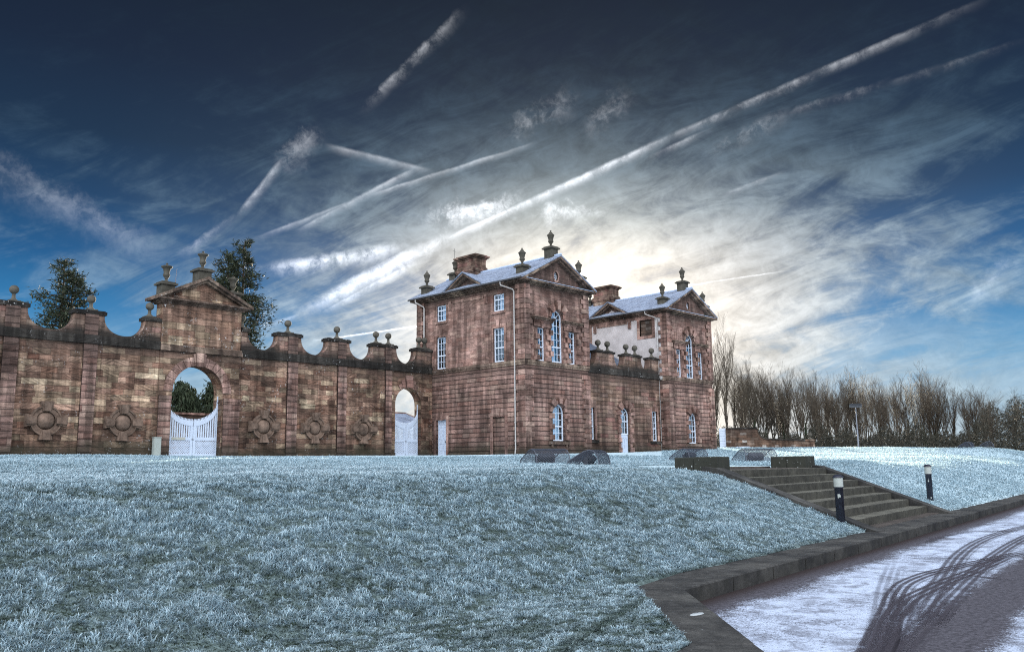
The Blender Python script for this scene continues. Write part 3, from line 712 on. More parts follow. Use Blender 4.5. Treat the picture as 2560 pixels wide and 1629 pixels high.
    # ---- rain pipes
    mb = MB(); X = X0 - .09
    mb.tube([(X0 - .55, 36.35, 12.62), (X0 - .55, 36.33, 12.38), (X0 - .14, 35.68, 12.08), (X, 35.63, 11.95), (X, 35.63, 2.45), (X - .05, 35.63, 2.2)], .042, 8)
    for z in (10, 7.9, 5.9, 4, 2.9): mb.tube([(X, 35.63, z), (X, 35.63, z + .07)], .062, 8)
    if east: mb.tube([(X, 35.45, 7.5), (X, 35.45, 7.62), (X, 35.45, 7.75)], [.07, .15, .17], 8)
    mb.build('rain_pipe', M['pipe'], T)
    if not east:
        mb = MB(); mb.tube([(X0 - .55, 44.35, 12.6), (X0 - .55, 44.35, 12.4), (X0 - .12, 44.0, 12.1), (X, 43.97, 12.0), (X, 43.97, 8.2)], .05, 8); mb.build('rain_pipe', M['pipe'], T)
    # ---- chimney
    mb = MB(); a, b, c, d = X0 + 2.46, X0 + 3.5, 41.62, 43.48
    mb.box(a, b, c, d, 13.6, 14.60)
    for o, z0, z1 in ((.05, 14.60, 14.68), (.09, 14.68, 14.88), (.05, 14.88, 14.96), (-.02, 14.96, 15.52), (.03, 15.52, 15.60), (.12, 15.60, 15.68), (.19, 15.68, 15.76), (.05, 15.76, 15.84)):
        mb.box(a - o, b + o, c - o, d + o, z0 + .0015, z1)
    mb.build('chimney', M['chimney'], T)
    # ---- urns
    urn(T, cx + .02, Y0 + .38, 14.3, 15.22, 16.28, half=.31); urn(T, cx + .02, Y1 - .42, 14.3, 14.98, 16.0, half=.31)
    for x, y in ((X0 + .48, Y0 + .55), (X1 - .42, Y0 + .25), (X0 + .42, Y1 - .36), (X1 - .45, Y1 - .4)):
        urn(T, x, y, 12.7, 13.68, 14.72, half=.28)
    if not east:
        mb = MB(); mb.tube([(cx + .05, Y1 - .3, 15.9), (cx + .05, Y1 - .3, 16.75)], .012, 5); mb.box(cx - .06, cx + .16, Y1 - .31, Y1 - .29, 16.55, 16.57); mb.build('aerial', M['handle'], T)
    return T

pavilion(0, 'nearer sandstone pavilion with sash windows on two sides, joined to the screen wall', False)
pavilion(15.2, 'farther sandstone pavilion with white harled side wall and blind windows', True)

# ------------------------------------------------------------------ link range between the pavilions
YL = 35.6
def link_range():
    T = thing('link_range', 'low stone range with arched white door between the two pavilions', 'building', (48.3, YL, 2.3))
    P = fy(YL); L, Rr = 43.72, 52.88
    def scoop(a, b, zt, zl): return [((a + b) / 2 + (b - a) / 2 * math.cos(t), zt - (zt - zl) * math.sin(t) ** .8) for t in [PI - PI * i / 14 for i in range(15)]]
    door = arched(47.98, 48.98, 1.9, 4.80)
    mb = MB()
    mb.poly(rect(L, Rr, 1.7, 7.5), [arched(47.98, 48.98, 2.0, 4.80), rect(44.45, 45.13, 3.1, 5.2), rect(51.70, 52.34, 3.1, 5.2)], P, 0, -.4)
    mb.build('wall', M['link'], T)
    mb = MB()
    out = [(L, 7.9), (Rr, 7.9), (Rr, 8.92), (51.75, 8.92)] + scoop(50.6, 51.75, 8.92, 8.08)[::-1][1:-1] + [(50.6, 8.92), (48.7, 8.92)] + scoop(47.45, 48.7, 8.92, 8.08)[::-1][1:-1] + [(47.45, 8.92), (45.55, 8.92)] + scoop(44.1, 45.55, 8.92, 8.0)[::-1][1:-1] + [(44.1, 8.92), (L, 8.92)]
    mb.poly(out, [], P, 0, -.5); mb.build('parapet', M['parapet'], T)
    mb = MB(); mb.box(L, Rr, YL - .09, YL + .4, 7.503, 7.68); mb.box(L, Rr, YL - .06, YL + .4, 7.683, 7.898); mb.build('coping_band', M['coping'], T)
    for a, b in ((45.47, 47.53), (48.62, 50.70), (51.67, 52.87)): mb = MB(); mb.box(a, b, YL - .07, YL + .57, 8.923, 9.06); mb.build('merlon_cap', M['coping'], T)
    for x in (45.98, 47.02, 49.14, 50.18, 52.25): ball_finial(T, x, YL + .22, 9.062, 9.60, .205)
    # door and windows
    mb = MB(); u0, u1 = 48.0, 48.96
    pan = [(u0 + .1, u0 + .33, 2.55, 3.25), (u0 + .37, u0 + .59, 2.55, 3.25), (u0 + .63, u1 - .1, 2.55, 3.25)]
    mb.poly(rect(u0, u1, 2.2, 3.5), [rect(*p) for p in pan], P, -.16, -.22)
    for p in pan: fb(mb, P, p[0], p[1], p[2], p[3], -.22, -.195)
    mb.build('door', M['white'], T)
    sash(T, P, 47.98, 48.98, 3.5, 5.3, .20, 3, 3, True, meet=True, blind=(.0, .75, .55, .99), fan=True)
    for a, b in ((44.45, 45.13), (51.70, 52.34)): sash(T, P, a, b, 3.1, 5.2, .18, 2, 5)
    for a, b in ((44.45, 45.13), (51.70, 52.34)):
        mb = MB(); mb.poly(rect(a - .2, b + .2, 3.1, 5.44), [rect(a, b, 3.105, 5.2)], P, .028, -.02)
        c = (a + b) / 2; mb.poly([(c - .1, 5.18), (c + .1, 5.18), (c + .16, 5.72), (c - .16, 5.72)], [], P, .09, -.02)
        w_ = mb.build('window_surround', M['trim'], T)
        mb = MB(); fb(mb, P, a - .3, b + .3, 2.9, 3.08, -.02, .13); mb.build('sill', M['coping'], w_)
    mb = MB(); c = 48.48; z = 2.3; k = 0
    while z < 4.7:
        for s in (-1, 1):
            if k % 2 == 0: fb(mb, P, min(c + s * .52, c + s * .86), max(c + s * .52, c + s * .86), z, min(z + .312, 4.78), -.05, .12)
            else: fb(mb, P, min(c + s * .52, c + s * .78), max(c + s * .52, c + s * .78), z, min(z + .312, 4.78), -.05, .04)
        z += .325; k += 1
    for a0, a1, r1, w in ((80, 100, 1.02, .18), (102, 117, .74, .07), (119, 145, 1.05, .15), (147, 160, .74, .06), (162, 180, 1.02, .14), (63, 78, .74, .07), (35, 61, 1.05, .15), (20, 33, .74, .06), (0, 18, 1.02, .14)):
        wedge(mb, P, c, 4.80, math.radians(a0), math.radians(a1), .53, r1, w, -.05, 2)
    mb.build('blocked_door_surround', M['trim'], T)
    mb = MB(); mb.box(L, 47.6, YL - .07, YL - .002, 1.8, 2.72); mb.box(49.36, Rr - .3, YL - .07, YL - .002, 1.8, 2.78); mb.build('plinth', M['link'], T)
    # slate roof of the range behind, ridge parallel with the front
    mb = MB(); y0, y1, yr = 36.3, 44.4, 40.3
    mb.hexa([(43.75, y0, 7.6), (52.85, y0, 7.6), (50.6, yr, 10.45), (43.75, yr, 10.45), (43.75, y0, 7.7), (52.85, y0, 7.7), (50.6, yr, 10.55), (43.75, yr, 10.55)])
    mb.hexa([(43.75, y1, 7.6), (52.85, y1, 7.6), (50.6, yr + .005, 10.45), (43.75, yr + .005, 10.45), (43.75, y1, 7.7), (52.85, y1, 7.7), (50.6, yr + .005, 10.55), (43.75, yr + .005, 10.55)])
    mb.add([(52.85, y0, 7.7), (52.85, y1, 7.7), (50.6, yr, 10.55)], [(0, 1, 2)])
    mb.build('roof', M['slate2'], T)
    mb = MB(); mb.box(L, Rr, 44.2, 44.5, 1.8, 7.55); mb.box(L, Rr, YL + .45, 44.15, 6.6, 6.7); mb.box(L, Rr, YL + 1.2, YL + 1.3, 1.9, 6.59); mb.build('inner_walls', M['dark'], T)
link_range()

# ------------------------------------------------------------------ screen wall with scooped parapet, gateway, gates
YW = 43.2
PWALL = fy(YW)
ZL, ZM = 8.02, 8.93          # scoop bottom, merlon top
def scoop_pts(a, b):         # from b leftwards to a
    return [((a + b) / 2 + (b - a) / 2 * math.cos(PI * i / 18), ZM - (ZM - ZL) * math.sin(PI * i / 18) ** .85) for i in range(1, 18)]
def medallion(T, u, z=3.77):
    mb = MB(); n = 28
    mb.poly([(u + .66 * math.cos(2 * PI * i / n), z + .66 * math.sin(2 * PI * i / n)) for i in range(n)], [[(u + .42 * math.cos(2 * PI * i / n), z + .42 * math.sin(2 * PI * i / n)) for i in range(n)]], PWALL, .13, -.03)
    mb.poly([(u + .69 * math.cos(2 * PI * i / n), z + .69 * math.sin(2 * PI * i / n)) for i in range(n)], [[(u + .62 * math.cos(2 * PI * i / n), z + .62 * math.sin(2 * PI * i / n)) for i in range(n)]], PWALL, .19, -.03)
    o = mb.build('medallion', M['medal'], T)
    mb = MB(); prof = []
    vs = []; fs = []
    for j in range(6):
        r = .40 * math.cos(j / 5 * PI / 2 * .99); w = .02 + .26 * math.sin(j / 5 * PI / 2)
        for i in range(n): vs.append(PWALL(u + r * math.cos(2 * PI * i / n), z + r * math.sin(2 * PI * i / n), w))
    for j in range(5):
        for i in range(n): fs.append((j * n + i, j * n + (i + 1) % n, (j + 1) * n + (i + 1) % n, (j + 1) * n + i))
    mb.add(vs, fs, True); mb.build('hub', M['medal'], o)
    for a in (0, 90, 180, 270):
        mb = MB(); ra = math.radians(a); dr = (math.cos(ra), math.sin(ra)); dt = (-dr[1], dr[0])
        q = lambda r, t, w: PWALL(u + dr[0] * r + dt[0] * t, z + dr[1] * r + dt[1] * t, w)
        for t0, t1, s0, s1, w in ((-.13, .13, -.17, .17, .34), (-.17, -.13, -.29, -.17, .26), (.13, .17, .17, .29, .26)):
            mb.hexa([q(.43, t0, -.03), q(.43, t1, -.03), q(.43, t1, w * .8), q(.43, t0, w * .8), q(.88, s0, -.03), q(.88, s1, -.03), q(.88, s1, w * 1.1), q(.88, s0, w * 1.1)])
        mb.build('keystone', M['medal'], o)
def screen_wall(label, uL, uR, merlons, balls, pil, meds, gate=None, loc=None):
    T = thing('screen_wall', label, 'wall', loc)
    base = [(uL, 1.6)]
    if gate:
        a, b, zs = gate; base += [(a, 1.6), (a, zs)] + arc((a + b) / 2, zs, (b - a) / 2, PI, 0, 18)[1:-1] + [(b, zs), (b, 1.6)]
    base += [(uR, 1.6), (uR, 7.5), (uL, 7.5)]
    mb = MB(); mb.poly(base, [], PWALL, 0, -.65); mb.build('wall', M['wall'], T)
    top = [(uL, 7.5), (uR, 7.5)]
    ms = sorted(merlons, reverse=True)
    for i, (a, b) in enumerate(ms):
        top += [(min(b - .09 if b < uR - .01 else b, uR), ZM), (a + .09 if a > uL + .01 else a, ZM)]
        if i + 1 < len(ms): top += scoop_pts(ms[i + 1][1] - .09, a + .09)
    mb = MB(); mb.poly(top, [], PWALL, -.02, -.55); mb.build('parapet', M['parapet'], T)
    mb = MB()
    mb.box(uL, uR, YW - .085, YW + .02, 7.503, 7.72); mb.box(uL, uR, YW - .045, YW + .02, 7.723, 7.93)
    for a, b in pil: mb.box(a - .03, b + .03, YW - .19, YW - .087, 7.503, 7.93)
    mb.build('coping_band', M['coping'], T)
    for a, b in ms:
        mb = MB(); mb.box(a, b, YW - .06, YW + .63, ZM + .003, ZM + .17); mb.box(a + .06, b - .06, YW, YW + .57, ZM + .173, ZM + .215)
        mb.build('merlon_cap', M['coping'], T)
    for x in balls: ball_finial(T, x, YW + .27, ZM + .216, 9.72, .205)
    for a, b in pil:
        z = 2.36; mb = MB()
        mb.box(a + .01, b - .01, YW - .10, YW + .002, 1.7, 7.5)
        while z < 7.35:
            mb.box(a, b, YW - .135, YW - .1002, z, z + .305); z += .325
        mb.box(a + .01, b - .01, YW - .06, YW - .021, 7.94, ZM)
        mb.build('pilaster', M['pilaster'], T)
    mb = MB(); edges = sorted([uL, uR] + [q for p in pil for q in p] + (list(gate[:2]) if gate else []))
    segs = [(edges[i], edges[i + 1]) for i in range(len(edges) - 1)]
    segs = [s for s in segs if s not in [tuple(p) for p in pil] and (not gate or s != tuple(gate[:2])) and s[1] - s[0] > .15]
    for a, b in segs:
        mb.box(a + .004, b - .004, YW - .03, YW + .002, 5.06, 5.13); mb.box(a + .004, b - .004, YW - .07, YW + .002, 1.7, 2.37)
        if b - a > 1: 
            mb.box(a + .05, a + .22, YW - .022, YW + .002, 5.3, 7.45); mb.box(b - .22, b - .05, YW - .022, YW + .002, 5.3, 7.45)
    mb.build('plinth', M['wall'], T)
    for u in meds: medallion(T, u)
    return T
screen_wall('stretch of scooped sandstone screen wall left of the pedimented gateway', -2, 19.35, [(-1.9, -.35), (1.55, 3.1), (5.0, 6.55), (8.4, 9.95), (11.8, 13.17), (15.07, 16.62), (18.46, 19.35)], [2.3, 5.75, 9.2, 12.53, 15.95, 18.83],
            [(1.95, 2.58), (5.38, 6.01), (8.8, 9.43), (12.16, 12.79), (15.61, 16.25)], [3.98, 7.4, 10.8, 14.16, 17.66], loc=(8, YW, 2.1))
SR = screen_wall('stretch of scooped sandstone screen wall between gateway and nearer pavilion', 23.85, 37.68, [(23.85, 24.33), (26.05, 27.73), (29.42, 31.12), (32.76, 34.75), (36.2, 37.68)], [23.98, 26.89, 30.28, 33.22, 34.2, 36.73, 37.22],
            [(26.75, 27.40), (30.17, 30.78), (33.74, 34.24)], [25.32, 28.62, 32.09], gate=(34.60, 36.72, 5.42), loc=(30, YW, 2.1))
mb = MB(); c = 35.66
for a0, a1, r1 in ((80, 100, 1.85), (101, 113, 1.62), (114, 126, 1.45), (67, 79, 1.62), (54, 66, 1.45)):
    wedge(mb, PWALL, c, 5.42, math.radians(a0), math.radians(a1), 1.065, r1, .05 if r1 < 1.8 else .12, -.03, 2)
mb.build('arch_voussoirs', M['trim'], SR)

def gateway():
    T = thing('gateway', 'pedimented sandstone gateway with large arch and three urns', 'gateway', (21.6, YW, 2.2))
    L, Rr, a, b, zs = 19.35, 23.85, 20.06, 22.84, 5.45
    P = fy(YW - .06); c = (a + b) / 2; r = (b - a) / 2
    mb = MB(); mb.poly([(L, 1.6), (a, 1.6), (a, zs)] + arc(c, zs, r, PI, 0, 24)[1:-1] + [(b, zs), (b, 1.6), (Rr, 1.6), (Rr, 7.5), (L, 7.5)], [], P, 0, -.95)
    mb.build('arch_wall', M['wall'], T)
    for u0, u1 in ((L, a - .03), (b + .03, Rr)):
        mb = MB(); z = 2.36; mb.box(u0 + .02, u1 - .02, YW - .10, YW - .061, 1.7, 5.02)
        u0_, u1_ = (L + .02, a - .05) if u0 == L else (b + .05, Rr - .02)
        while z < 4.9: mb.box(u0_, u1_, YW - .125, YW - .1002, z, z + .305); z += .325
        mb.box(u0, u1, YW - .15, YW - .062, 5.03, 5.2)
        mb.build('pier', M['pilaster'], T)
    mb = MB(); n = 15
    for i in range(n):
        a0, a1 = PI * i / n + .008, PI * (i + 1) / n - .008
        if i == 7: continue
        wedge(mb, P, c, zs, a0, a1, r - .005, r + .46, .05, -.03, 2)
    vo = mb.build('voussoirs', M['trim'], T)
    mb = MB(); wedge(mb, P, c, zs, math.radians(97), math.radians(100.5), r, r + .62, .09, -.03, 1); wedge(mb, P, c, zs, math.radians(79.5), math.radians(83), r, r + .62, .09, -.03, 1); mb.poly([(c - .17, zs + r - .06), (c + .17, zs + r - .06), (c + .24, 7.49), (c - .24, 7.49)], [], P, .16, -.03); mb.build('keystone', M['trim'], T)
    mb = MB(); mb.box(L - .03, Rr + .03, YW - .17, YW + .85, 7.503, 7.70); mb.box(L, Rr, YW - .12, YW + .85, 7.703, 7.83); mb.build('string_course', M['cornice'], T)
    mb = MB()
    mb.poly(rect(L + .02, Rr - .08, 7.833, 9.95), [rect(20.05, 23.02, 8.42, 9.33)], P, 0, -.75)
    fb(mb, P, 20.05, 23.02, 8.42, 9.33, -.07, -.04)
    mb.poly(rect(19.75, 23.33, 8.12, 9.63), [rect(19.8, 23.28, 8.17, 9.58)], P, .02, -.01)
    mb.build('attic', M['attic'], T)
    mb = MB(); mb.poly([(L, 10.28), (Rr, 10.28), (c + .1, 11.25)], [], P, 0, -.75); mb.build('tympanum', M['attic'], T)
    mb = MB()
    for z0, z1, o in ((9.953, 10.03, .1), (10.033, 10.11, .22), (10.113, 10.22, .36)): mb.box(L - o, Rr + o - .06, YW - .06 - o, YW + .7 + o, z0, z1)
    mb.build('cornice', M['cornice'], T)
    mb = MB(); c2 = 21.55
    raking(mb, P, L - .46, Rr + .40, c2, 10.26, 11.58, .42, -1.1, .17); raking(mb, P, L - .22, Rr + .16, c2, 10.24, 11.405, .25, -.9, .14)
    mb.build('raking_cornice', M['cornice'], T)
    y = YW + .3
    urn(T, 19.62, y, 10.25, 11.12, 12.13, False, .34); urn(T, c2 + .02, y, 11.3, 12.12, 13.10, False, .36); urn(T, 23.38, y, 10.25, 11.1, 12.0, False, .34)
    mb = MB()          # a bare sapling rooted on the pediment
    mb.tube([(20.1, y, 10.6), (20.12, y, 11.3), (20.16, y, 11.9)], [.012, .009, .005], 4)
    for dx, dz in ((.25, .5), (.4, .35), (.15, .3), (.5, .55), (-.1, .35)): mb.tube([(20.25, y, 10.6), (20.25 + dx * .5, y + .05, 10.75 + dz * .4), (20.25 + dx, y, 10.7 + dz)], [.009, .006, .003], 4)
    return T, mb
GT, sap = gateway()
so_ = sap.build('sapling', simple('dead_twig', (.10, .055, .04), .9, .3, 10)); so_['label'] = 'thin leafless sapling growing on the left slope of the gateway pediment'; so_['category'] = 'plant'

def gate(label, uL, uR, y, zsl, zsr, zdip, zr0, zr1, zb, nb, plaque=False, split=2):
    T = thing('gate', label, 'gate', ((uL + uR) / 2, y, zb))
    P = fy(y); c = (uL + uR) / 2
    def top(u):
        h = (zsl if u < c else zsr) - zdip; t = min(1, abs(u - c) / (c - uL))
        return zdip + h * (1 - math.sqrt(max(0, 1 - t * t * .985)))
    for side, (a, b) in enumerate(((uL, c - .012), (c + .012, uR))):
        mb = MB(); S = .11; n = 10
        so1 = S if side == 0 else S * 1.25; so2 = S * 1.25 if side == 0 else S
        us = [a + (b - a) * i / n for i in range(n + 1)]
        mb.poly([(u, top(u) - .30) for u in us] + [(u, top(u) - .04) for u in reversed(us)], [], P, .045, -.045)
        fb(mb, P, a, a + so1, zb, top(a) - .12, -.04, .04); fb(mb, P, b - so2, b, zb, top(b) - .12, -.04, .04)
        if side == 0: fb(mb, P, a, a + S * .9, top(a) - .2, zsl + .04, -.04, .04)
        else: fb(mb, P, b - S * .9, b, top(b) - .2, zsr + .04, -.04, .04)
        fb(mb, P, a + so1, b - so2, zr0, zr1, -.042, .042); fb(mb, P, a + so1, b - so2, zb, zb + .15, -.042, .042)
        lf = mb.build('leaf', M['white'], T)
        mb = MB(); ia, ib = a + so1, b - so2
        for i in range(nb):
            u = ia + (ib - ia) * (i + .5) / nb; w = (ib - ia) / nb * .27
            fb(mb, P, u - w, u + w, zr1, top(u) - .28, -.022, .022)
        for i in range(nb * 2):
            u = a + (b - a) * (i + .5) / nb / 2; fb(mb, P, u - .017, u + .017, top(u) - .06, top(u) + .06, -.018, .018)
        mb.build('pickets', M['white'], lf)
        mb = MB(); z0, z1 = zb + .15, zr0; W, H = ib - ia, z1 - z0; st = .125; U = (0, -1, 0)
        k = -H
        while k < W:
            p0 = max(0, k); p1 = min(W, k + H)
            if p1 - p0 > .03:
                mb.bar(P(ia + p0, z0 + (p0 - k), .008), P(ia + p1, z0 + (p1 - k), .008), .05, .014, up=U)
                mb.bar(P(ia + p0, z1 - (p0 - k), -.008), P(ia + p1, z1 - (p1 - k), -.008), .05, .014, up=U)
            k += st
        mb.build('lattice', M['white'], lf)
    mb = MB(); mb.box(c - .07, c + .05, y - .06, y - .045, zr0 + .02, zr0 + .06); mb.build('latch', M['handle'], T)
    if plaque:
        mb = MB(); fb(mb, P, uL + .24, uL + .98, zr0 + .01, zr0 + .15, .044, .056); pq = mb.build('plaque', M['plaque'], T)
gate('large white double gate with lattice foot under the pedimented gateway', 20.12, 22.90, 43.62, 4.88, 5.30, 4.02, 2.98, 3.14, 2.14, 9, True)
gate('small white double gate in the narrow arch beside the nearer pavilion', 34.68, 36.80, 43.55, 4.75, 5.42, 4.20, 3.05, 3.22, 2.16, 8)
mb = MB(); mb.box(19.10, 19.45, 42.72, 42.96, 2.0, 3.06); mb.box(19.08, 19.47, 42.70, 42.98, 3.063, 3.09)
T = thing('utility_cabinet', 'narrow grey metal cabinet standing left of the large white gate', 'cabinet', (19.27, 42.84, 2.1))
mb.build('casing', M['box'], T); mb = MB(); mb.box(19.13, 19.42, 42.712, 42.718, 2.15, 3.0); mb.build('cabinet_door', M['box'], T)

# ------------------------------------------------------------------ ground, road, kerbs, steps
def struct(o, kind='structure'): o['kind'] = kind; return o
def mesh_np(name, V, F, mat, nper, smooth=False):
    me = bpy.data.meshes.new(name); nf = len(F)
    me.vertices.add(len(V)); me.vertices.foreach_set('co', V.astype(np.float32).ravel())
    me.loops.add(nf * nper); me.loops.foreach_set('vertex_index', F.astype(np.int32).ravel())
    me.polygons.add(nf); me.polygons.foreach_set('loop_start', np.arange(0, nf * nper, nper, dtype=np.int32))
    me.polygons.foreach_set('use_smooth', np.full(nf, smooth, dtype=bool))
    me.update(calc_edges=True); me.materials.append(mat)
    o = bpy.data.objects.new(name, me); COL.objects.link(o)
    return o
SX0, SX1 = 17.45, 24.05         # between the cheeks of the steps
def stair_y(X, k): return 7.40 + .115 * (X - 17.9) + .435 * k
def mat_lawn():
    m, g, b = newmat('frosted_turf')
    pos = g.n('ShaderNodeNewGeometry').outputs['Position']
    n1 = g.noise(pos, 2.2, 5, .6); n2 = g.noise(pos, 28, 4, .7); n3 = g.noise(pos, .35, 4, .55)
    x, y, z = g.xyz(pos)
    st = g.noise(g.comb(g.m('MULTIPLY', x, 1.0), g.m('MULTIPLY', y, 2.4), 0.0), 2.6, 6, .7)
    f = g.m('ADD', g.m('ADD', g.m('MULTIPLY', n2, .30), g.m('MULTIPLY', st, .45)), g.m('MULTIPLY', n3, .25))
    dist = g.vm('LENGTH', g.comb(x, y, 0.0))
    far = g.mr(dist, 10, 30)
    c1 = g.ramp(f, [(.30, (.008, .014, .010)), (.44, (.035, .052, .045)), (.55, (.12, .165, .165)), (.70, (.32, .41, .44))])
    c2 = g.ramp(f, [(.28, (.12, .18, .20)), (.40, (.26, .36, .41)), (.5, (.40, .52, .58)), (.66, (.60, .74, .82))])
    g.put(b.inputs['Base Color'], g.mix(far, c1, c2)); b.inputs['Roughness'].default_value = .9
    bp = g.n('ShaderNodeBump'); g.put(bp.inputs['Strength'], .7); g.put(bp.inputs['Distance'], .06); g.put(bp.inputs['Height'], g.m('ADD', st, g.m('MULTIPLY', n2, .5)))
    g.put(b.inputs['Normal'], bp.outputs[0])
    return m
xs = np.concatenate([np.arange(-3000, -120, 480), np.arange(-120, -6, 6), np.arange(-6, 34, .2), np.arange(34, 80, .5), np.arange(80, 160, 2), np.geomspace(160, 3000, 14)])
ys = np.concatenate([-np.geomspace(3000, 30, 10), np.arange(-28, 2, 2), np.arange(2, 16, .14), np.arange(16, 48, .6), np.arange(48, 100, 3), np.geomspace(100, 3000, 14)])
Xg, Yg = np.meshgrid(xs, ys)
Zg = terr(Xg, Yg)
grass = is_grass(Xg, Yg)
Zg = np.where(grass, Zg, -.06)
ins = (Xg > SX0 - .05) & (Xg < SX1 + .05) & (Yg < stair_y(Xg, 6) + 3.6) & (Yg > kback(Xg) - .05)
Zg = np.where(ins, np.minimum(Zg, .05) - .02 + np.clip((Yg - stair_y(Xg, 0)) * .38 - .12, 0, 1.0), Zg)
far_ = np.hypot(Xg - 40, Yg - 30) > 260
Zg = np.where(far_ & (Yg < kback(Xg)), -.3, Zg)
nx_, ny_ = len(xs), len(ys)
idx = np.arange(nx_ * ny_).reshape(ny_, nx_)
F = np.stack([idx[:-1, :-1], idx[:-1, 1:], idx[1:, 1:], idx[1:, :-1]], -1).reshape(-1, 4)
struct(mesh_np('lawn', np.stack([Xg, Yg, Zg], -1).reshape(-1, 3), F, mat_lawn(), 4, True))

def mat_road():
    m, g, b = newmat('frosted_asphalt')
    pos = g.n('ShaderNodeNewGeometry').outputs['Position']; x, y, z = g.xyz(pos)
    n1 = g.noise(pos, .55, 5, .6, .5); n2 = g.noise(pos, 55, 3, .75); n3 = g.noise(g.comb(x, g.m('MULTIPLY', y, 1.0), 0), 2.6, 5, .65, .8); n4 = g.noise(pos, 17, 4, .75)
    sk = g.m('SUBTRACT', g.m('ADD', 5.4, g.m('MULTIPLY', g.m('SUBTRACT', x, 8.8), .113)), y)     # distance from the long kerb
    s2 = g.m('ADD', g.m('MULTIPLY', g.m('SUBTRACT', x, 8.06), .681), g.m('MULTIPLY', g.m('SUBTRACT', y, 5.78), -.732))
    wob = g.m('MULTIPLY', g.m('SUBTRACT', n3, .5), .35)
    kerbside = g.mr(g.m('ADD', sk, g.m('MULTIPLY', wob, .6)), -.05, .85)
    bare = g.m('SUBTRACT', y, g.m('ADD', 2.80, g.m('MULTIPLY', g.m('SUBTRACT', x, 7.39), .115)))
    open_ = g.mr(g.m('ADD', bare, wob), -.18, .34)
    lowf = g.mr(g.m('ADD', bare, wob), -.28, -.75, .14, 1.0)
    amt = g.m('MULTIPLY', kerbside, g.m('MAXIMUM', open_, lowf))
    f = g.m('ADD', g.m('ADD', g.m('MULTIPLY', n2, .55), g.m('MULTIPLY', n4, .32)), g.m('MULTIPLY', n3, .13))
    thr = g.m('ADD', g.mr(amt, 0, 1, .72, .36, False), g.m('MULTIPLY', g.m('SUBTRACT', n1, .5), -.28))
    frost = g.m('MULTIPLY', g.mr(f, thr, g.m('ADD', thr, .15)), g.mr(g.noise(pos, 3.0, 6, .72, .6), .36, .56, .38, 1.0))
    frost = g.m('MULTIPLY', frost, g.mr(amt, 0, .5, .25, 1))
    under = g.mix(g.mr(sk, .02, .4), (.030, .021, .021), g.mix(g.mr(n4, .3, .7), (.036, .034, .041), (.105, .10, .12)))
    col = g.mix(frost, under, (.48, .55, .69))
    g.put(b.inputs['Base Color'], col); b.inputs['Roughness'].default_value = .8
    bp = g.n('ShaderNodeBump'); g.put(bp.inputs['Strength'], .5); g.put(bp.inputs['Distance'], .01); g.put(bp.inputs['Height'], g.m('ADD', n2, n4))
    g.put(b.inputs['Normal'], bp.outputs[0])
    return m
mb = MB(); mb.add([(-60, -120, 0), (400, -120, 0), (400, float(kfront(400)) + .1, 0), (8.6, float(kfront(8.6)) + .1, 0), (5.75, 3.3, 0), (-60, -9, 0)], [(0, 1, 2, 3, 4, 5)])
struct(mb.build('road', mat_road()))

def mat_kerb(name, dark, lite, top=1.15):
    m, g, b = newmat(name)
    pos = g.n('ShaderNodeNewGeometry').outputs['Position']; nz = g.xyz(g.n('ShaderNodeNewGeometry').outputs['True Normal'])[2]
    n1 = g.noise(pos, 1.3, 6, .65); n2 = g.noise(pos, 40, 3, .7); n3 = g.noise(pos, 6, 5, .7)
    ws = g.noise(g.vm('MULTIPLY', pos, (6, 6, .5)), 1.0, 4, .6)
    c = g.mix(g.mr(n1, .3, .7), dark, lite)
    c = g.vm('SCALE', c, scale=g.mr(n3, .3, .7, .6, 1.3, False)); c = g.vm('SCALE', c, scale=g.mr(n2, .3, .7, .75, 1.25, False))
    c = g.vm('SCALE', c, scale=g.mr(nz, .3, .8, .7, top))  # tops lighter, sides darker: fall of skylight put into the colour, with frost
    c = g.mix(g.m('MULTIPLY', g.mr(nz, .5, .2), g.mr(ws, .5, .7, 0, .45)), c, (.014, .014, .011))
    fr = g.noise(pos, 17, 4, .75)
    c = g.mix(g.m('MULTIPLY', g.mr(fr, .66, .74, 0, .5), g.mr(nz, .5, .9)), c, (.42, .46, .5))
    g.put(b.inputs['Base Color'], c); b.inputs['Roughness'].default_value = .85
    bp = g.n('ShaderNodeBump'); g.put(bp.inputs['Strength'], .5); g.put(bp.inputs['Distance'], .015); g.put(bp.inputs['Height'], g.m('ADD', n3, n2))
    g.put(b.inputs['Normal'], bp.outputs[0])
    return m
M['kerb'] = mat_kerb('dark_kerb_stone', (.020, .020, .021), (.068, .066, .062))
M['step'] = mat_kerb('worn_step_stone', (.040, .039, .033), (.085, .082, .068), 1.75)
def slab(mb, pts, z0, z1, bev=.012):
    n = len(pts); c = Vector((sum(p[0] for p in pts) / n, sum(p[1] for p in pts) / n))
    def sh(p, d):
        v = Vector(p) - c; return (p[0] - v.x / v.length * d, p[1] - v.y / v.length * d)
    lo = [(p[0], p[1], z0) for p in pts]; hi = [(p[0], p[1], z1 - bev) for p in pts]; tp = [(*sh(p, bev * 1.4), z1) for p in pts]
    vs = lo + hi + tp; fs = [tuple(range(2 * n, 3 * n))]
    for r in (0, n):
        for i in range(n): fs.append((r + i, r + (i + 1) % n, r + n + (i + 1) % n, r + n + i))
    mb.add(vs, fs)
mb = MB()
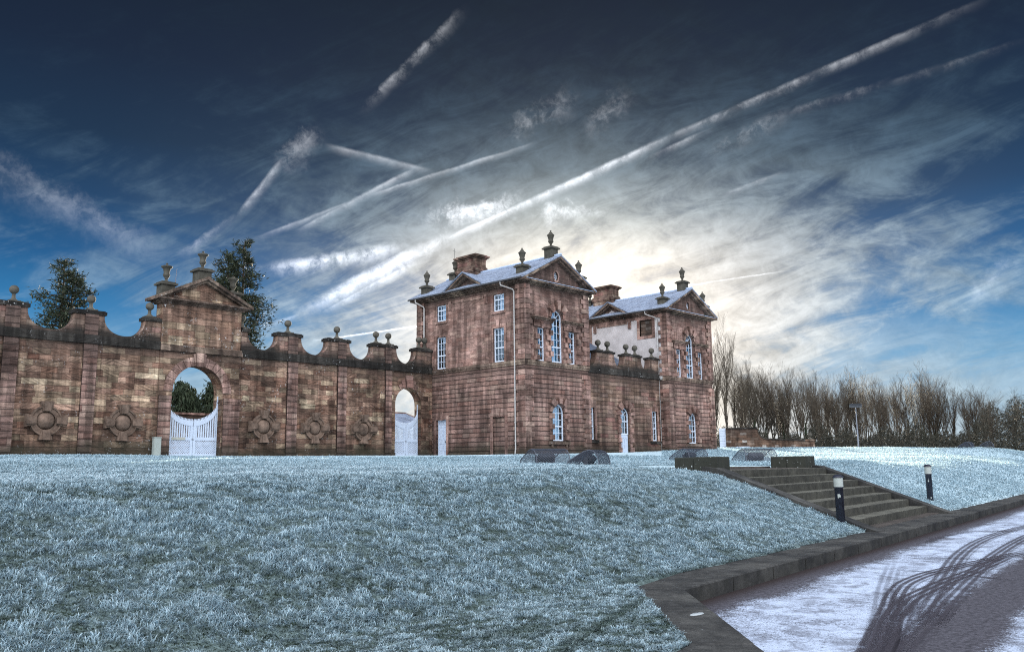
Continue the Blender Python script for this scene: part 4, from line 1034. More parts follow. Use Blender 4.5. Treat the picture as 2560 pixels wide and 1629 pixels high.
# long kerb: big stones
x = 8.30; first = True
while x < 150:
    L = R.uniform(1.0, 1.5) if x < 60 else 4
    a, b = x + .016, x + L - .016
    fa, fb_ = float(kfront(a)), float(kfront(b)); ba, bb_ = float(kback(a)) + .06, float(kback(b)) + .06
    if first: slab(mb, [(8.27, 5.34), (b, fb_), (b - .06, bb_), (8.02, 5.83)], -.2, .17); first = False
    else: slab(mb, [(a, fa), (b, fb_), (b - .06, bb_), (a - .06, ba)], -.2, .17 + R.uniform(-.004, .004))
    x += L
# short kerb running towards the viewer
dv = Vector((K2B[0] - K2A[0], K2B[1] - K2A[1])).normalized(); nv = Vector((.681, -.732))
A = Vector(K2A) + Vector((-.03, .03)); t = 0; Ltot = (Vector(K2B) - Vector(K2A)).length + .02
for ln in (1.52, Ltot - 1.52):
    p0, p1 = A + dv * (t + .006 + (.06 if t == 0 else 0)), A + dv * (t + ln - .006)
    slab(mb, [tuple(p1), tuple(p1 + nv * .49), tuple(p0 + nv * .49), tuple(p0)], -.2, .168); t += ln
p = A + dv * t + dv * .014
for i in range(6):
    a = p + Vector((-1.3, -.26)) * i; q = p + Vector((-1.3, -.26)) * (i + 1) + Vector((.014, 0)); dn = Vector((.12, -.62)) if i else nv * .49 + dv * .05
    dn0 = nv * .49 if i == 0 else Vector((.12, -.62))
    slab(mb, [tuple(q), tuple(q + Vector((.12, -.62))), tuple(a + dn0 + (Vector((-.3, -.3)) if i == 0 else Vector((0, 0)))), tuple(a + dn0), tuple(a)] if i == 0 else [tuple(q), tuple(q + Vector((.12, -.62))), tuple(a + dn0), tuple(a)], -.2, .166)
struct(mb.build('kerb', M['kerb']))
# landing at the foot of the steps
mb = MB()
xs_ = [17.2, 18.9, 20.6, 22.3, 24.35]
for i in range(4):
    a, b = xs_[i] + .006, xs_[i + 1] - .006
    slab(mb, [(a, float(kback(a)) + .075), (b, float(kback(b)) + .075), (b, stair_y(b, 0) + .2), (a, stair_y(a, 0) + .2)], -.15, .175)
# landing at their head
for i in range(4):
    a, b = (SX0 + (SX1 - SX0) * i / 4 + .006, SX0 + (SX1 - SX0) * (i + 1) / 4 - .006)
    slab(mb, [(a, stair_y(a, 6) + .42), (b, stair_y(b, 6) + .42), (b, stair_y(b, 6) + 1.7), (a, stair_y(a, 6) + 1.7)], .9, 1.352)
for i in range(3):
    a, b = (SX0 + (SX1 - SX0) * i / 3 + .006, SX0 + (SX1 - SX0) * (i + 1) / 3 - .006)
    slab(mb, [(a, stair_y(a, 6) + 1.712), (b, stair_y(b, 6) + 1.712), (b, stair_y(b, 6) + 3.8), (a, stair_y(a, 6) + 3.8)], .9, 1.395)
struct(mb.build('paving', simple('brown_paving', (.045, .038, .034), .9, .5, 4, .4)))
ST = thing('stone_steps', 'flight of seven broad stone steps cut into the frosty bank', 'steps', (20.8, 8.6, .17))
for k in range(7):
    mb = MB(); cuts = sorted([SX0 + .02, SX1 - .02] + [SX0 + (SX1 - SX0) * (.28 + .2 * ((k * 7) % 5) / 5), SX0 + (SX1 - SX0) * (.62 + .2 * ((k * 3) % 5) / 5)])
    for a, b in zip(cuts[:-1], cuts[1:]):
        a += .003; b -= .003
        slab(mb, [(a, stair_y(a, k)), (b, stair_y(b, k)), (b, stair_y(b, k) + .455), (a, stair_y(a, k) + .455)], .0 + .167 * k - .05 + .012 * (k == 0), .17 + .1675 * (k + 1))
    mb.build('step', M['step'], ST)
for xa, xb in ((SX0 - .36, SX0 + .02), (SX1 - .02, SX1 + .34)):
    mb = MB(); xm = (xa + xb) / 2; y0 = stair_y(xm, 0) - .62; y1 = stair_y(xm, 6) + .55
    z0, z1 = .20, 1.46
    pts = [(y0, z0 - .02), (y0 + .25, z0 + .05), (y1 - .35, z1 - .07), (y1, z1 - .03)]
    for (ya, za), (yb, zb) in zip(pts[:-1], pts[1:]):
        mb.hexa([(xa, ya, za - .5), (xb, ya, za - .5), (xb, yb, zb - .5), (xa, yb, zb - .5), (xa, ya, za), (xb, ya, za), (xb, yb, zb), (xa, yb, zb)])
    mb.build('cheek_kerb', M['kerb'], ST)

def block(label, x0, x1, y0, y1, h):
    z = 1.345; mb = MB(); n = 8
    T = thing('stone_block', label, 'stone block', ((x0 + x1) / 2, (y0 + y1) / 2, z), 'low blocks at the head of the steps')
    slab(mb, [(x0, y0), (x1, y0 + .05), (x1, y0 + (y1 - y0) * .55), (x0, y0 + (y1 - y0) * .55 - .006)], z - .2, z + h, .018); slab(mb, [(x0, y0 + (y1 - y0) * .55 + .006), (x1, y0 + (y1 - y0) * .55 + .012), (x1, y1), (x0, y1)], z - .2, z + h - .004, .018)
    mb.build('block', MBLK, T)
m, g, b = newmat('black_mossy_stone')
pos = g.n('ShaderNodeNewGeometry').outputs['Position']
c = g.mix(g.noise(pos, 5, 5, .7), (.006, .007, .006), (.04, .042, .033)); ln = g.noise(pos, 13, 4, .65)
c = g.mix(g.mr(ln, .65, .69, 0, .8), c, (.45, .5, .5)); nz = g.xyz(g.n('ShaderNodeNewGeometry').outputs['True Normal'])[2]
c = g.mix(g.mr(nz, .7, .95, 0, .5), c, (.30, .35, .4)); g.put(b.inputs['Base Color'], c); MBLK = m
block('low black stone block left of the head of the steps', 17.23, 17.87, 10.18, 11.28, .30)
block('low black stone block, white spotted, right of the head of the steps', 23.55, 24.25, 11.1, 12.15, .33)

def bollard(label, x, y, h):
    z = terr1(x, y); T = thing('bollard_light', label, 'bollard light', (x, y, z), 'bollard lights beside the steps')
    mb = MB(); mb.lathe([(.001, -.3), (.082, -.3), (.082, h * .715), (.095, h * .72), (.095, h * .735)], (x, y, z), 24); p = mb.build('post', M['bollard'], T)
    mb = MB(); r_ = .092
    prof = [(.09, h * .736)]
    for i in range(10): prof += [(r_ * 1.0, h * (.74 + .0195 * i)), (r_ * .965, h * (.75 + .0195 * i))]
    mb.lathe(prof + [(.09, h * .935)], (x, y, z), 24); mb.build('lens', M['lens'], T)
    mb = MB(); mb.lathe([(.001, h * .93), (.10, h * .93), (.108, h * .94), (.10, h * .955), (.075, h * .982), (.04, h * .996), (.001, h)], (x, y, z), 24); mb.build('cap', M['bollard'], T)
    a = math.atan2(-y, -x)     # sticker scraps face the road
    mb = MB()
    for (da, zz, sw, shh) in ((-.1, h * .56, .5, .035), (.15, h * .545, .35, .03), (-.2, h * .52, .25, .02)) if h < .97 else ((-.1, h * .54, .35, .03), (.3, h * .08, .3, .03), (0, h * .60, .15, .012)):
        t0, t1 = a + da - sw / 2, a + da + sw / 2; rr = .0835
        pts = [(x + rr * math.cos(t0 + (t1 - t0) * i / 4), y + rr * math.sin(t0 + (t1 - t0) * i / 4)) for i in range(5)]
        vs = [(px_, py_, z + zz + shh * (1 if i % 2 else .55)) for i, (px_, py_) in enumerate(pts)] + [(px_, py_, z + zz - shh * (.5 if i % 2 else 1)) for i, (px_, py_) in enumerate(pts)]
        mb.add(vs, [(i, i + 1, i + 6, i + 5) for i in range(4)])
    mb.build('sticker', M['lens'], p)
bollard('black bollard light standing on the left bank beside the steps', 17.0, 7.36, .92)
bollard('black bollard light standing on the right bank beyond the steps', 25.9, 8.62, 1.0)

# tyre tracks pressed through the frost: thin ribbons 4 mm above the road with tread lines along them
def mat_track():
    m, g, b = newmat('tyre_track'); nt = m.node_tree
    uv = g.n('ShaderNodeUVMap').outputs[0]; u, v, w = g.xyz(uv); pos = g.n('ShaderNodeNewGeometry').outputs['Position']
    ribs = g.m('SINE', g.m('MULTIPLY', u, 2 * PI * 4.0))
    n = g.noise(pos, 5, 5, .7); n2 = g.noise(pos, 60, 3, .7)
    a = g.mr(ribs, -.7, .2, .26, .95)
    a = g.m('MULTIPLY', a, g.mr(g.m('ABSOLUTE', g.m('SUBTRACT', u, .5)), .30, .5, 1, 0))
    a = g.m('MULTIPLY', a, g.mr(n, .25, .5, .5, 1)); a = g.m('MULTIPLY', a, g.mr(n2, .3, .6, .7, 1)); a = g.m('MULTIPLY', a, v)
    tr = g.n('ShaderNodeBsdfTransparent'); mx = g.n('ShaderNodeMixShader')
    b.inputs['Base Color'].default_value = (.06, .054, .068, 1)
    g.L.new(a, mx.inputs[0]); g.L.new(tr.outputs[0], mx.inputs[1]); g.L.new(b.outputs[0], mx.inputs[2]); g.L.new(mx.outputs[0], nt.nodes['Material Output'].inputs['Surface'])
    return m
MT = mat_track()
def catmull(pts, n=14):
    P_ = [Vector(p) for p in pts]; P_ = [P_[0] * 2 - P_[1]] + P_ + [P_[-1] * 2 - P_[-2]]; out = []
    for i in range(1, len(P_) - 2):
        for k in range(n):
            t = k / n; a, b, c, d = P_[i - 1:i + 3]
            out.append(.5 * (2 * b + (c - a) * t + (2 * a - 5 * b + 4 * c - d) * t * t + (3 * b - a - 3 * c + d) * t ** 3))
    return out + [P_[-2]]
TRK = [(.34, .9, [(6.2, 2.62), (7.22, 2.94), (8.65, 3.37), (9.46, 3.62), (10.49, 3.94), (11.42, 4.17), (12.36, 4.27), (13.06, 4.27), (13.89, 4.22), (15.16, 4.14), (17, 4.02)]),
 (.34, .95, [(6.1, 2.55), (7.25, 2.90), (8.61, 3.31), (9.17, 3.45), (10.12, 3.67), (10.95, 3.76), (11.8, 3.83), (12.79, 3.88), (13.93, 3.95), (16, 4.1)]),
 (.34, .35, [(6.3, 2.55), (7.24, 2.92), (8.8, 3.45), (10.11, 3.92), (11.38, 4.36), (13.83, 5.16)]),
 (.30, .4, [(6.4, 2.5), (7.35, 2.84), (8.36, 3.13), (9.52, 3.50), (10.6, 3.9)]),
 (.36, .75, [(9.0, 3.2), (9.53, 3.33), (10.83, 3.65), (12.3, 3.99), (14.97, 4.63), (17.47, 5.10), (19.83, 5.38), (22.22, 5.5), (26, 5.5)]),
 (.34, .85, [(8.6, 2.98), (9.73, 3.22), (11.18, 3.50), (12.98, 3.82), (15.64, 4.27), (18.87, 4.70), (23, 5.1)]),
 (.34, .6, [(6.4, 2.45), (7.5, 2.80), (8.61, 3.02), (9.73, 3.2)]),
 (.10, .9, [(12.73, 4.85), (12.75, 4.3), (12.70, 3.9), (12.48, 3.13)]), (.13, .85, [(14.55, 5.2), (14.78, 4.4), (14.94, 3.72)]),
 (.20, .7, [(17.1, 5.8), (18.2, 6.02), (19.4, 6.08), (20.38, 6.0), (20.9, 5.6), (21.2, 5.1)]), (.2, .8, [(31, 6.9), (29.6, 6.75), (29.0, 6.45), (29.5, 6.1), (31, 6.0)])]
for k, (wd, st, pts) in enumerate(TRK):
    c = catmull(pts); vs = []; uvs = []; n = len(c)
    for i, p in enumerate(c):
        d = (c[min(i + 1, n - 1)] - c[max(i - 1, 0)]).normalized(); q = Vector((-d.y, d.x)) * wd / 2
        e = min(1, min(i, n - 1 - i) / 8) * st
        for s, uu in ((-1, 0), (1, 1)): vs.append((p.x + q.x * s, p.y + q.y * s, .004 + .0012 * k)); uvs.append((uu, e))
    fs = [(2 * i, 2 * i + 1, 2 * i + 3, 2 * i + 2) for i in range(n - 1)]
    me = bpy.data.meshes.new('tyre_track'); me.from_pydata(vs, [], fs); ul = me.uv_layers.new(name='UVMap')
    for lp in me.loops: ul.data[lp.index].uv = uvs[lp.vertex_index]
    me.materials.append(MT); o = bpy.data.objects.new('tyre_track', me); COL.objects.link(o); struct(o)

# ------------------------------------------------------------------ wire cages over floodlights on the lawn
CAGES = []
def make_cage():
    W = .64
    prof = [(-.47, 0), (-.46, .14), (-.42, .32), (-.32, .44), (-.18, .485), (-.02, .45), (.2, .33), (.45, .18), (.52, .12), (.52, 0)]
    P2 = [Vector(p) for p in prof]; cum = [0]
    for i in range(len(P2) - 1): cum.append(cum[-1] + (P2[i + 1] - P2[i]).length)
    Lt = cum[-1]
    def at(s):
        s = max(0, min(Lt, s))
        for i in range(len(P2) - 1):
            if s <= cum[i + 1] + 1e-9: return P2[i].lerp(P2[i + 1], (s - cum[i]) / (cum[i + 1] - cum[i]))
    def hgt(x):
        for i in range(len(P2) - 1):
            a, b = P2[i], P2[i + 1]
            if a.x < b.x and a.x <= x <= b.x: return a.y + (b.y - a.y) * (x - a.x) / (b.x - a.x)
        return 0
    mb = MB(); r = .0045; st = .06
    # top skin, diagonal wires in both directions
    k = -2 * W
    while k < Lt:
        for sg in (1, -1):
            pts = []
            for i in range(25):
                v = 2 * W * i / 24; s = k + v * 1.0
                if 0 <= s <= Lt: q = at(s); pts.append((sg * (v - W), q.x, q.y))
            if len(pts) > 1: mb.tube(pts, r, 3, False, False)
        k += st
    for sx in (-W, W):     # side panels
        k = -1.2
        while k < 1.2:
            for sg in (1, -1):
                pts = []
                for i in range(30):
                    x = -.47 + .99 * i / 29; z = (x - k) * sg * 1.15
                    if 0 <= z <= hgt(x): pts.append((sx, x, z))
                if len(pts) > 1: mb.tube([pts[0], pts[-1]], r, 3, False, False)
            k += st * 1.25
    for sx in (-W, W): mb.tube([(sx, p[0], p[1]) for p in prof], .016, 6, False)
    for p in ((-.47, .005), (.52, .005), (-.18, .485)): mb.tube([(-W, p[0], p[1]), (W, p[0], p[1])], .012, 5, False)
    lm = MB()
    def rb(cx, cy, cz, a, b, c, ang):
        ca, sa = math.cos(ang), math.sin(ang)
        pts = []
        for zz in (-c, c):
            for xx, yy in ((-a, -b), (a, -b), (a, b), (-a, b)): pts.append((cx + xx, cy + yy * ca - zz * sa, cz + yy * sa + zz * ca))
        lm.hexa(pts)
    rb(0, .0, .20, .27, .13, .09, -.7); rb(0, -.09, .275, .30, .025, .07, -.7); rb(0, .1, .13, .2, .05, .08, -.7); rb(-.33, .02, .14, .02, .06, .13, 0); rb(.33, .02, .14, .02, .06, .13, 0); rb(0, .05, .02, .36, .16, .02, 0)
    return mb, lm
def place_cage(x, y, rz, label, src=None, sc_=1.0):
    z = terr1(x, y) - .01
    T = thing('floodlight_cage', label, 'wire cage', (x, y, z), 'wire cages over floodlights on the lawn'); T.rotation_euler[2] = rz; T.scale = (sc_,) * 3
    if src is None:
        mb, lm = make_cage(); WLOC[T.name] = Vector((0, 0, 0))
        a = mb.build('wire_cage', M['mesh'], T); b = lm.build('floodlight', M['lampmetal'], T)
        return a, b
    for o in src:
        c = o.copy(); COL.objects.link(c); c.parent = T
cyaw = -YAW
cs_ = place_cage(21.35, 18.9, cyaw + .55, 'wire cage over a floodlight, left of the overlapping pair before the nearer pavilion')
place_cage(19.95, 15.95, cyaw + 1.2, 'wire cage seen end on, right of the overlapping pair before the nearer pavilion', cs_, .95)
place_cage(30.4, 19.2, cyaw + .75, 'wire cage over a floodlight half hidden behind the left black stone block', cs_)
place_cage(29.6, 15.9, cyaw + .3, 'wire cage with dark floodlight standing between the two black stone blocks', cs_)
place_cage(74.0, 21.6, cyaw + .9, 'tiny wire cage on the far lawn crest, left of two under the woodland edge', cs_, .95)
place_cage(75.6, 20.6, cyaw + 1.05, 'tiny wire cage on the far lawn crest, right of two under the woodland edge', cs_, 1.05)

# ------------------------------------------------------------------ garden wall, side gate, mast, buildings behind
def garden_wall():
    A = Vector((73.66, 42.4)); B = Vector((77.3, 35.4)); d = (B - A).normalized(); n = Vector((-d.y, d.x)); 
    if n.dot(A) > 0: n = -n                       # towards the viewer
    P = lambda u, z, w: (A.x + d.x * u + n.x * w, A.y + d.y * u + n.y * w, z)
    L = (B - A).length
    T = thing('garden_wall', 'reddish brick garden wall sweeping down to a low end pillar', 'wall', (A.x + 2, A.y - 3.5, 2.8))
    mb = MB()
    sw = [(2.9 + .75 * (1 - math.cos(t)) , 3.62 + .95 * (1 - math.sin(t))) for t in [PI / 2 * i / 8 for i in range(9)]]
    top = [(0.0, 4.66), (2.75, 4.66), (2.9, 4.5)] + [(2.9 + .9 * (i / 8) ** 1.6, 4.5 - .88 * (1 - (1 - i / 8) ** 2)) for i in range(1, 9)] + [(L - .75, 3.42)]
    mb.poly([(0, 2.2)] + top + [(L - .75, 2.2)], [], P, 0, -.4); mb.build('wall', M['garden'], T)
    mb = MB()
    for (a, za), (b, zb) in zip(top[:-1], top[1:]):
        mb.hexa([P(a, za + .002, .08), P(b, zb + .002, .08), P(b, zb + .002, -.48), P(a, za + .002, -.48), P(a, za + .12, .05), P(b, zb + .12, .05), P(b, zb + .12, -.45), P(a, za + .12, -.45)])
    mb.build('coping', M['coping'], T)
    mb = MB(); fb(mb, P, L - .74, L, 2.2, 3.42, -.5, .1); fb(mb, P, L - .82, L + .08, 3.422, 3.56, -.58, .18); fb(mb, P, .0, .55, 2.2, 4.63, .003, .06); mb.build('end_pillars', M['garden'], T)
    e = P(L - .37, 3.56, -.2); ball_finial(T, e[0], e[1], 3.562, 3.98, .2)
    T2 = thing('side_gate', 'tall white boarded gate between farther pavilion and brick garden wall', 'gate', (A.x, A.y, 2.8))
    mb = MB(); fb(mb, P, -.62, -.03, 2.5, 4.75, -.2, -.12)
    for i in range(9): fb(mb, P, -.60, -.05, 2.6 + i * .24, 2.78 + i * .24, -.119, -.10)
    mb.build('boards', M['white'], T2)
    mb = MB(); fb(mb, P, -2.4, -1.7, 2.2, 4.7, -.4, 0); fb(mb, P, -2.45, -1.65, 4.703, 4.8, -.45, .05)
    T3 = thing('gate_pier', 'plain stone gate pier just right of the farther pavilion', 'pier', (A.x - .8, A.y + 1.8, 2.6)); mb.build('pier', M['garden'], T3)
    T4 = thing('sign_board', 'low white board lying on the grass against the garden wall', 'board', P(1.6, 2.9, .7)); mb = MB(); fb(mb, P, .9, 2.1, 2.75, 3.0, .5, .55); mb.build('board', M['sash'], T4)
garden_wall()
def mast():
    x, y = 78.75, 32.0; z = terr1(x, y)
    T = thing('floodlight_mast', 'slim steel mast with two floodlights before the bare woodland', 'lamp mast', (x, y, z))
    mb = MB(); mb.tube([(x, y, z - .3), (x, y, z + 1.6), (x, y, z + 1.62), (x, y, 6.35)], [.075, .075, .05, .045], 8); mb.build('pole', M['galv'], T)
    mb = MB(); d = Vector((.66, -.75, 0)); a = Vector((x, y, 6.4)); mb.bar(a - d * .42, a + d * .42, .06, .06); ca = mb.build('cross_arm', M['galv'], T)
    for s in (-.27, .27):
        mb = MB(); c = a + d * s + Vector((0, 0, .1)); mb.bar(c - d * .24, c + d * .24, .3, .26); mb.bar(c - d * .2 + Vector((-.05, -.05, .16)), c + d * .2 + Vector((-.05, -.05, .16)), .42, .04); mb.build('floodlight', M['lampmetal'], T)
mast()
T = thing('courtyard_wall', 'brown stone wall with pale coping seen through the large gateway', 'wall', (27, 60, 2.2))
mb = MB(); mb.box(10, 41, 60, 60.5, 1.8, 5.35); mb.build('wall', M['garden'], T)
mb = MB(); mb.box(9.95, 41.05, 59.9, 60.6, 5.353, 5.5); mb.build('coping', M['trim'], T)
T = thing('outbuilding', 'small slate roofed outbuilding seen through the narrow white gate', 'building', (47.4, 59.5, 2.4))
mb = MB(); mb.box(44.6, 51, 57.4, 62.6, 1.8, 4.6); mb.build('wall', M['garden'], T)
mb = MB(); e = [(44.2, 57.0, 4.55), (51.4, 57.0, 4.55), (51.4, 63.0, 4.55), (44.2, 63.0, 4.55)]; r0, r1 = (47.3, 60, 6.15), (49.2, 60, 6.15)
mb.add(e + [r0, r1], [(0, 1, 5, 4), (1, 2, 5), (2, 3, 4, 5), (3, 0, 4), (0, 3, 2, 1)]); mb.build('roof', M['slate'], T)
mb = MB(); mb.tube([r0, r1], .09, 6)
for q in e: mb.tube([q, r0 if q[0] < 47 else r1], .07, 6)
mb.build('roof_ridge', M['trim'], T)

# ------------------------------------------------------------------ conifers
def mat_leaf(name, c0, c1, c2, tr=.0):
    m, g, b = newmat(name)
    pos = g.n('ShaderNodeNewGeometry').outputs['Position']
    c = g.ramp(g.noise(pos, 1.3, 4, .65), [(.3, c0), (.5, c1), (.72, c2)])
    g.put(b.inputs['Base Color'], c); b.inputs['Roughness'].default_value = .8
    return m
M['needle'] = mat_leaf('dark_needles', (.010, .014, .008), (.022, .030, .016), (.045, .055, .032))
M['needle2'] = mat_leaf('green_needles', (.008, .013, .007), (.018, .028, .014), (.05, .065, .035))
M['bark'] = simple('dark_bark', (.045, .032, .025), .95, .4, 6, .4)
def conifer(label, x, y, z0, H, profile, nb, seed, leaders=(0,), mat='needle', droop=-.15, leaf=.34, dens=26, group=None, lowest=.12):
    rs = random.Random(seed); npr = np.random.default_rng(seed)
    T = thing('conifer', label, 'conifer', (x, y, z0), group)
    tb = MB(); V = []; 
    for li, off in enumerate(leaders):
        top = H * (1 if li == 0 else .93)
        tb.tube([(x, y, z0 - .3), (x + off * .15, y, z0 + top * .35), (x + off, y, z0 + top * .65), (x + off, y, z0 + top)], [H * .022 if li == 0 else H * .012, H * .015, H * .008, .02], 7)
    tips = []
    for i in range(nb):
        f = lowest + (1 - lowest) * (i + rs.random()) / nb
        off = leaders[i % len(leaders)] * min(1, f * 1.5)
        r = np.interp(f, [p[0] for p in profile], [p[1] for p in profile]) * rs.choice([rs.uniform(.4, .9), rs.uniform(.85, 1.25)])
        a = rs.uniform(0, 2 * PI)
        p0 = Vector((x + off, y, z0 + f * H * (1 if leaders[i % len(leaders)] == leaders[0] else .93))); d = Vector((math.cos(a), math.sin(a), 0))
        rise = rs.uniform(.05, .35) if droop > -.3 else rs.uniform(-.1, .15)
        p1 = p0 + d * r * .55 + Vector((0, 0, r * (rise * .5 + droop * .3))); p2 = p0 + d * r + Vector((0, 0, r * (rise + droop)))
        tb.tube([p0, p1, p2], [.05 + .008 * r, .035, .012], 3, False, False)
        n = int(dens * (r + .4))
        for k in range(n):
            t = rs.random() ** (.6 if droop < -.3 else .33); c = (p0.lerp(p1, t * 2) if t < .5 else p1.lerp(p2, t * 2 - 1)) + Vector((rs.gauss(0, 1), rs.gauss(0, 1), rs.gauss(0, .9))) * (.12 + .15 * r * .5)
            dd = (d * rs.uniform(.2, 1.2) + Vector((rs.gauss(0, .6), rs.gauss(0, .6), rs.gauss(.25 + droop * (2.6 if droop < -.3 else 0), .5)))).normalized()
            s_ = dd.cross(Vector((rs.gauss(0, 1), rs.gauss(0, 1), rs.gauss(0, 1)))).normalized()
            l = leaf * rs.uniform(.55, 1.25)
            V += [c - s_ * l * .16 - dd * l * .3, c + s_ * l * .16 - dd * l * .3, c + dd * l * .9]
    tb.build('trunk', M['bark'], T)
    V = np.array([(v.x - x, v.y - y, v.z - z0) for v in V]); F = np.arange(len(V)).reshape(-1, 3)
    o = mesh_np('crown', V, F, M[mat], 3); o.parent = T
G1 = 'dark redwoods behind the screen wall'
conifer('dark ragged conifer rising behind the wall, leftmost tree of the picture', 24.3, 72.2, 2.2, 15.9, [(.1, 1.3), (.4, 1.8), (.55, 1.95), (.72, 1.75), (.84, 1.5), (.92, 1.2), (1, .4)], 190, 3, (0, .7), group=None, lowest=.25, leaf=.30, dens=38)
conifer('taller dark conifer with twin tops behind the gateway pediment', 34.9, 63.3, 2.2, 17.6, [(.1, 1.4), (.42, 1.5), (.55, 1.9), (.64, 2.5), (.72, 2.0), (.85, 1.55), (.93, 1.1), (1, .4)], 215, 4, (0, -1.35), lowest=.3, leaf=.30, dens=40)
GH = 'drooping evergreens behind the large gateway'
for i, (x, y, h) in enumerate([(25.6, 63, 5.6), (27.0, 62.6, 5.1), (28.4, 64, 5.3), (29.7, 62.4, 5.7), (31.0, 63.8, 5.4), (32.3, 62.5, 5.8), (33.6, 64, 5.5), (34.9, 62.8, 5.0), (36.4, 64, 5.6)]):
    conifer('drooping dark evergreen in the row glimpsed through the large gateway', x, y, 2.2, h, [(.05, 1.3), (.5, 1.25), (.8, 1.0), (1, .3)], 90, 40 + i, (0,), 'needle2', -.8, .34, 60, GH, .12)
for i, (x, y, h) in enumerate([(56.6, 66.0, 6.0), (57.7, 66.2, 6.3), (45.3, 68, 4.9)]):
    conifer(['narrow evergreen behind the outbuilding roof, left spire of the close pair', 'narrow evergreen behind the outbuilding roof, right spire of the close pair', 'low dark evergreen at the left edge of the narrow gate opening'][i], x, y, 2.4, h, [(.0, .9), (.5, .8), (.85, .5), (1, .15)], 60, 60 + i, (0,), 'needle2', .1, .3, 46, None, .05)

# ------------------------------------------------------------------ bare winter trees
M['twig'] = mat_leaf('bare_twigs', (.024, .018, .013), (.05, .038, .027), (.092, .073, .05))
M['trunk'] = mat_leaf('grey_trunk', (.02, .018, .015), (.035, .031, .025), (.06, .053, .042))
M['ivy'] = mat_leaf('ivy_leaves', (.006, .012, .006), (.015, .026, .011), (.035, .05, .022))
M['thicket'] = mat_leaf('bramble_thicket', (.012, .013, .009), (.030, .028, .020), (.065, .052, .036))
def bare_tree_mesh(seed, H, spread, upright, ntw):
    rs = random.Random(seed); tr = MB(); tw = MB()
    def branch(p, d, L, r, lvl):
        n = 4 if lvl < 2 else 3; pts = [p]; q = p; dd = d
        for i in range(n):
            dd = (dd + Vector((rs.gauss(0, .13), rs.gauss(0, .13), upright * .10 + rs.gauss(0, .05)))).normalized(); q = q + dd * (L / n); pts.append(q)
        rad = [max(.0055, r * (1 - .8 * i / n)) for i in range(n + 1)]
        (tr if lvl < 1 else tw).tube(pts, rad, 6 if lvl < 1 else 3, lvl < 1, False)
        if lvl >= 3: return
        k = [0, 7, 5, 3][lvl] if lvl else 0
        if lvl == 0: k = ntw
        for i in range(k):
            t = rs.uniform(.28 if lvl == 0 else .15, 1.0); j = min(n - 1, int(t * n)); b = pts[j].lerp(pts[j + 1], t * n - j)
            a = rs.uniform(0, 2 * PI); out = Vector((math.cos(a), math.sin(a), 0)); ang = rs.uniform(.35, .85) * spread
            nd = (dd * math.cos(ang) + out * math.sin(ang) + Vector((0, 0, .1 * upright))).normalized()
            branch(b, nd, L * rs.uniform(.30, .52) * (1.15 - .45 * t if lvl == 0 else 1), rad[j] * .55, lvl + 1)
    ns = rs.choice([1, 1, 2, 2, 3])
    for s in range(ns):
        a = rs.uniform(0, 2 * PI); lean = rs.uniform(0, .16) if ns > 1 else rs.uniform(0, .06)
        branch(Vector((rs.uniform(-.3, .3) * (ns > 1), rs.uniform(-.3, .3) * (ns > 1), -.3)), Vector((math.cos(a) * lean, math.sin(a) * lean, 1)).normalized(), H * (1 if s == 0 else rs.uniform(.75, .95)), H * .014, 0)
    mt = bpy.data.meshes.new('trunk'); mt.from_pydata([tuple(v) for v in tr.v], [], tr.f); mt.polygons.foreach_set('use_smooth', tr.sm); mt.materials.append(M['trunk'])
    mc = bpy.data.meshes.new('crown'); mc.from_pydata([tuple(v) for v in tw.v], [], tw.f); mc.materials.append(M['twig'])
    return mt, mc
KINDS = [bare_tree_mesh(100 + i, 11.0, sp, up, nt) for i, (sp, up, nt) in enumerate([(.7, 1.3, 26), (.8, .8, 22), (1.0, .6, 22), (.65, 1.4, 24), (.95, .5, 20), (.8, 1.0, 22), (1.1, .35, 22), (.6, 1.3, 26)])]
def ivy_mesh(seed, H):
    npr = np.random.default_rng(seed); n = 1400
    h = npr.random(n) ** 1.2 * H; a = npr.random(n) * 2 * PI; r = (.12 + .33 * npr.random(n)) * (1.15 - h / H)
    C = np.stack([r * np.cos(a), r * np.sin(a), h], 1)
    e1 = npr.normal(0, 1, (n, 3)); e1 /= np.linalg.norm(e1, axis=1)[:, None]; e2 = np.cross(e1, npr.normal(0, 1, (n, 3))); e2 /= np.linalg.norm(e2, axis=1)[:, None]
    V = np.stack([C - e1 * .09, C + e2 * .08, C + e1 * .1], 1).reshape(-1, 3)
    o = mesh_np('ivy', V, np.arange(n * 3).reshape(-1, 3), M['ivy'], 3); me = o.data; bpy.data.objects.remove(o); return me
IVY = [ivy_mesh(7 + i, 5.0 + i) for i in range(3)]
LOOK = ['upright bare tree with brushy ascending twigs in the winter woodland', 'bare tree with forked grey limbs in the winter woodland', 'spreading bare tree with loose rounded crown in the winter woodland', 'slender feathery bare tree in the winter woodland',
        'broad twiggy bare tree in the winter woodland', 'straight trunked bare tree in the winter woodland', 'wide low branched bare tree in the winter woodland', 'narrow many twigged bare tree in the winter woodland']
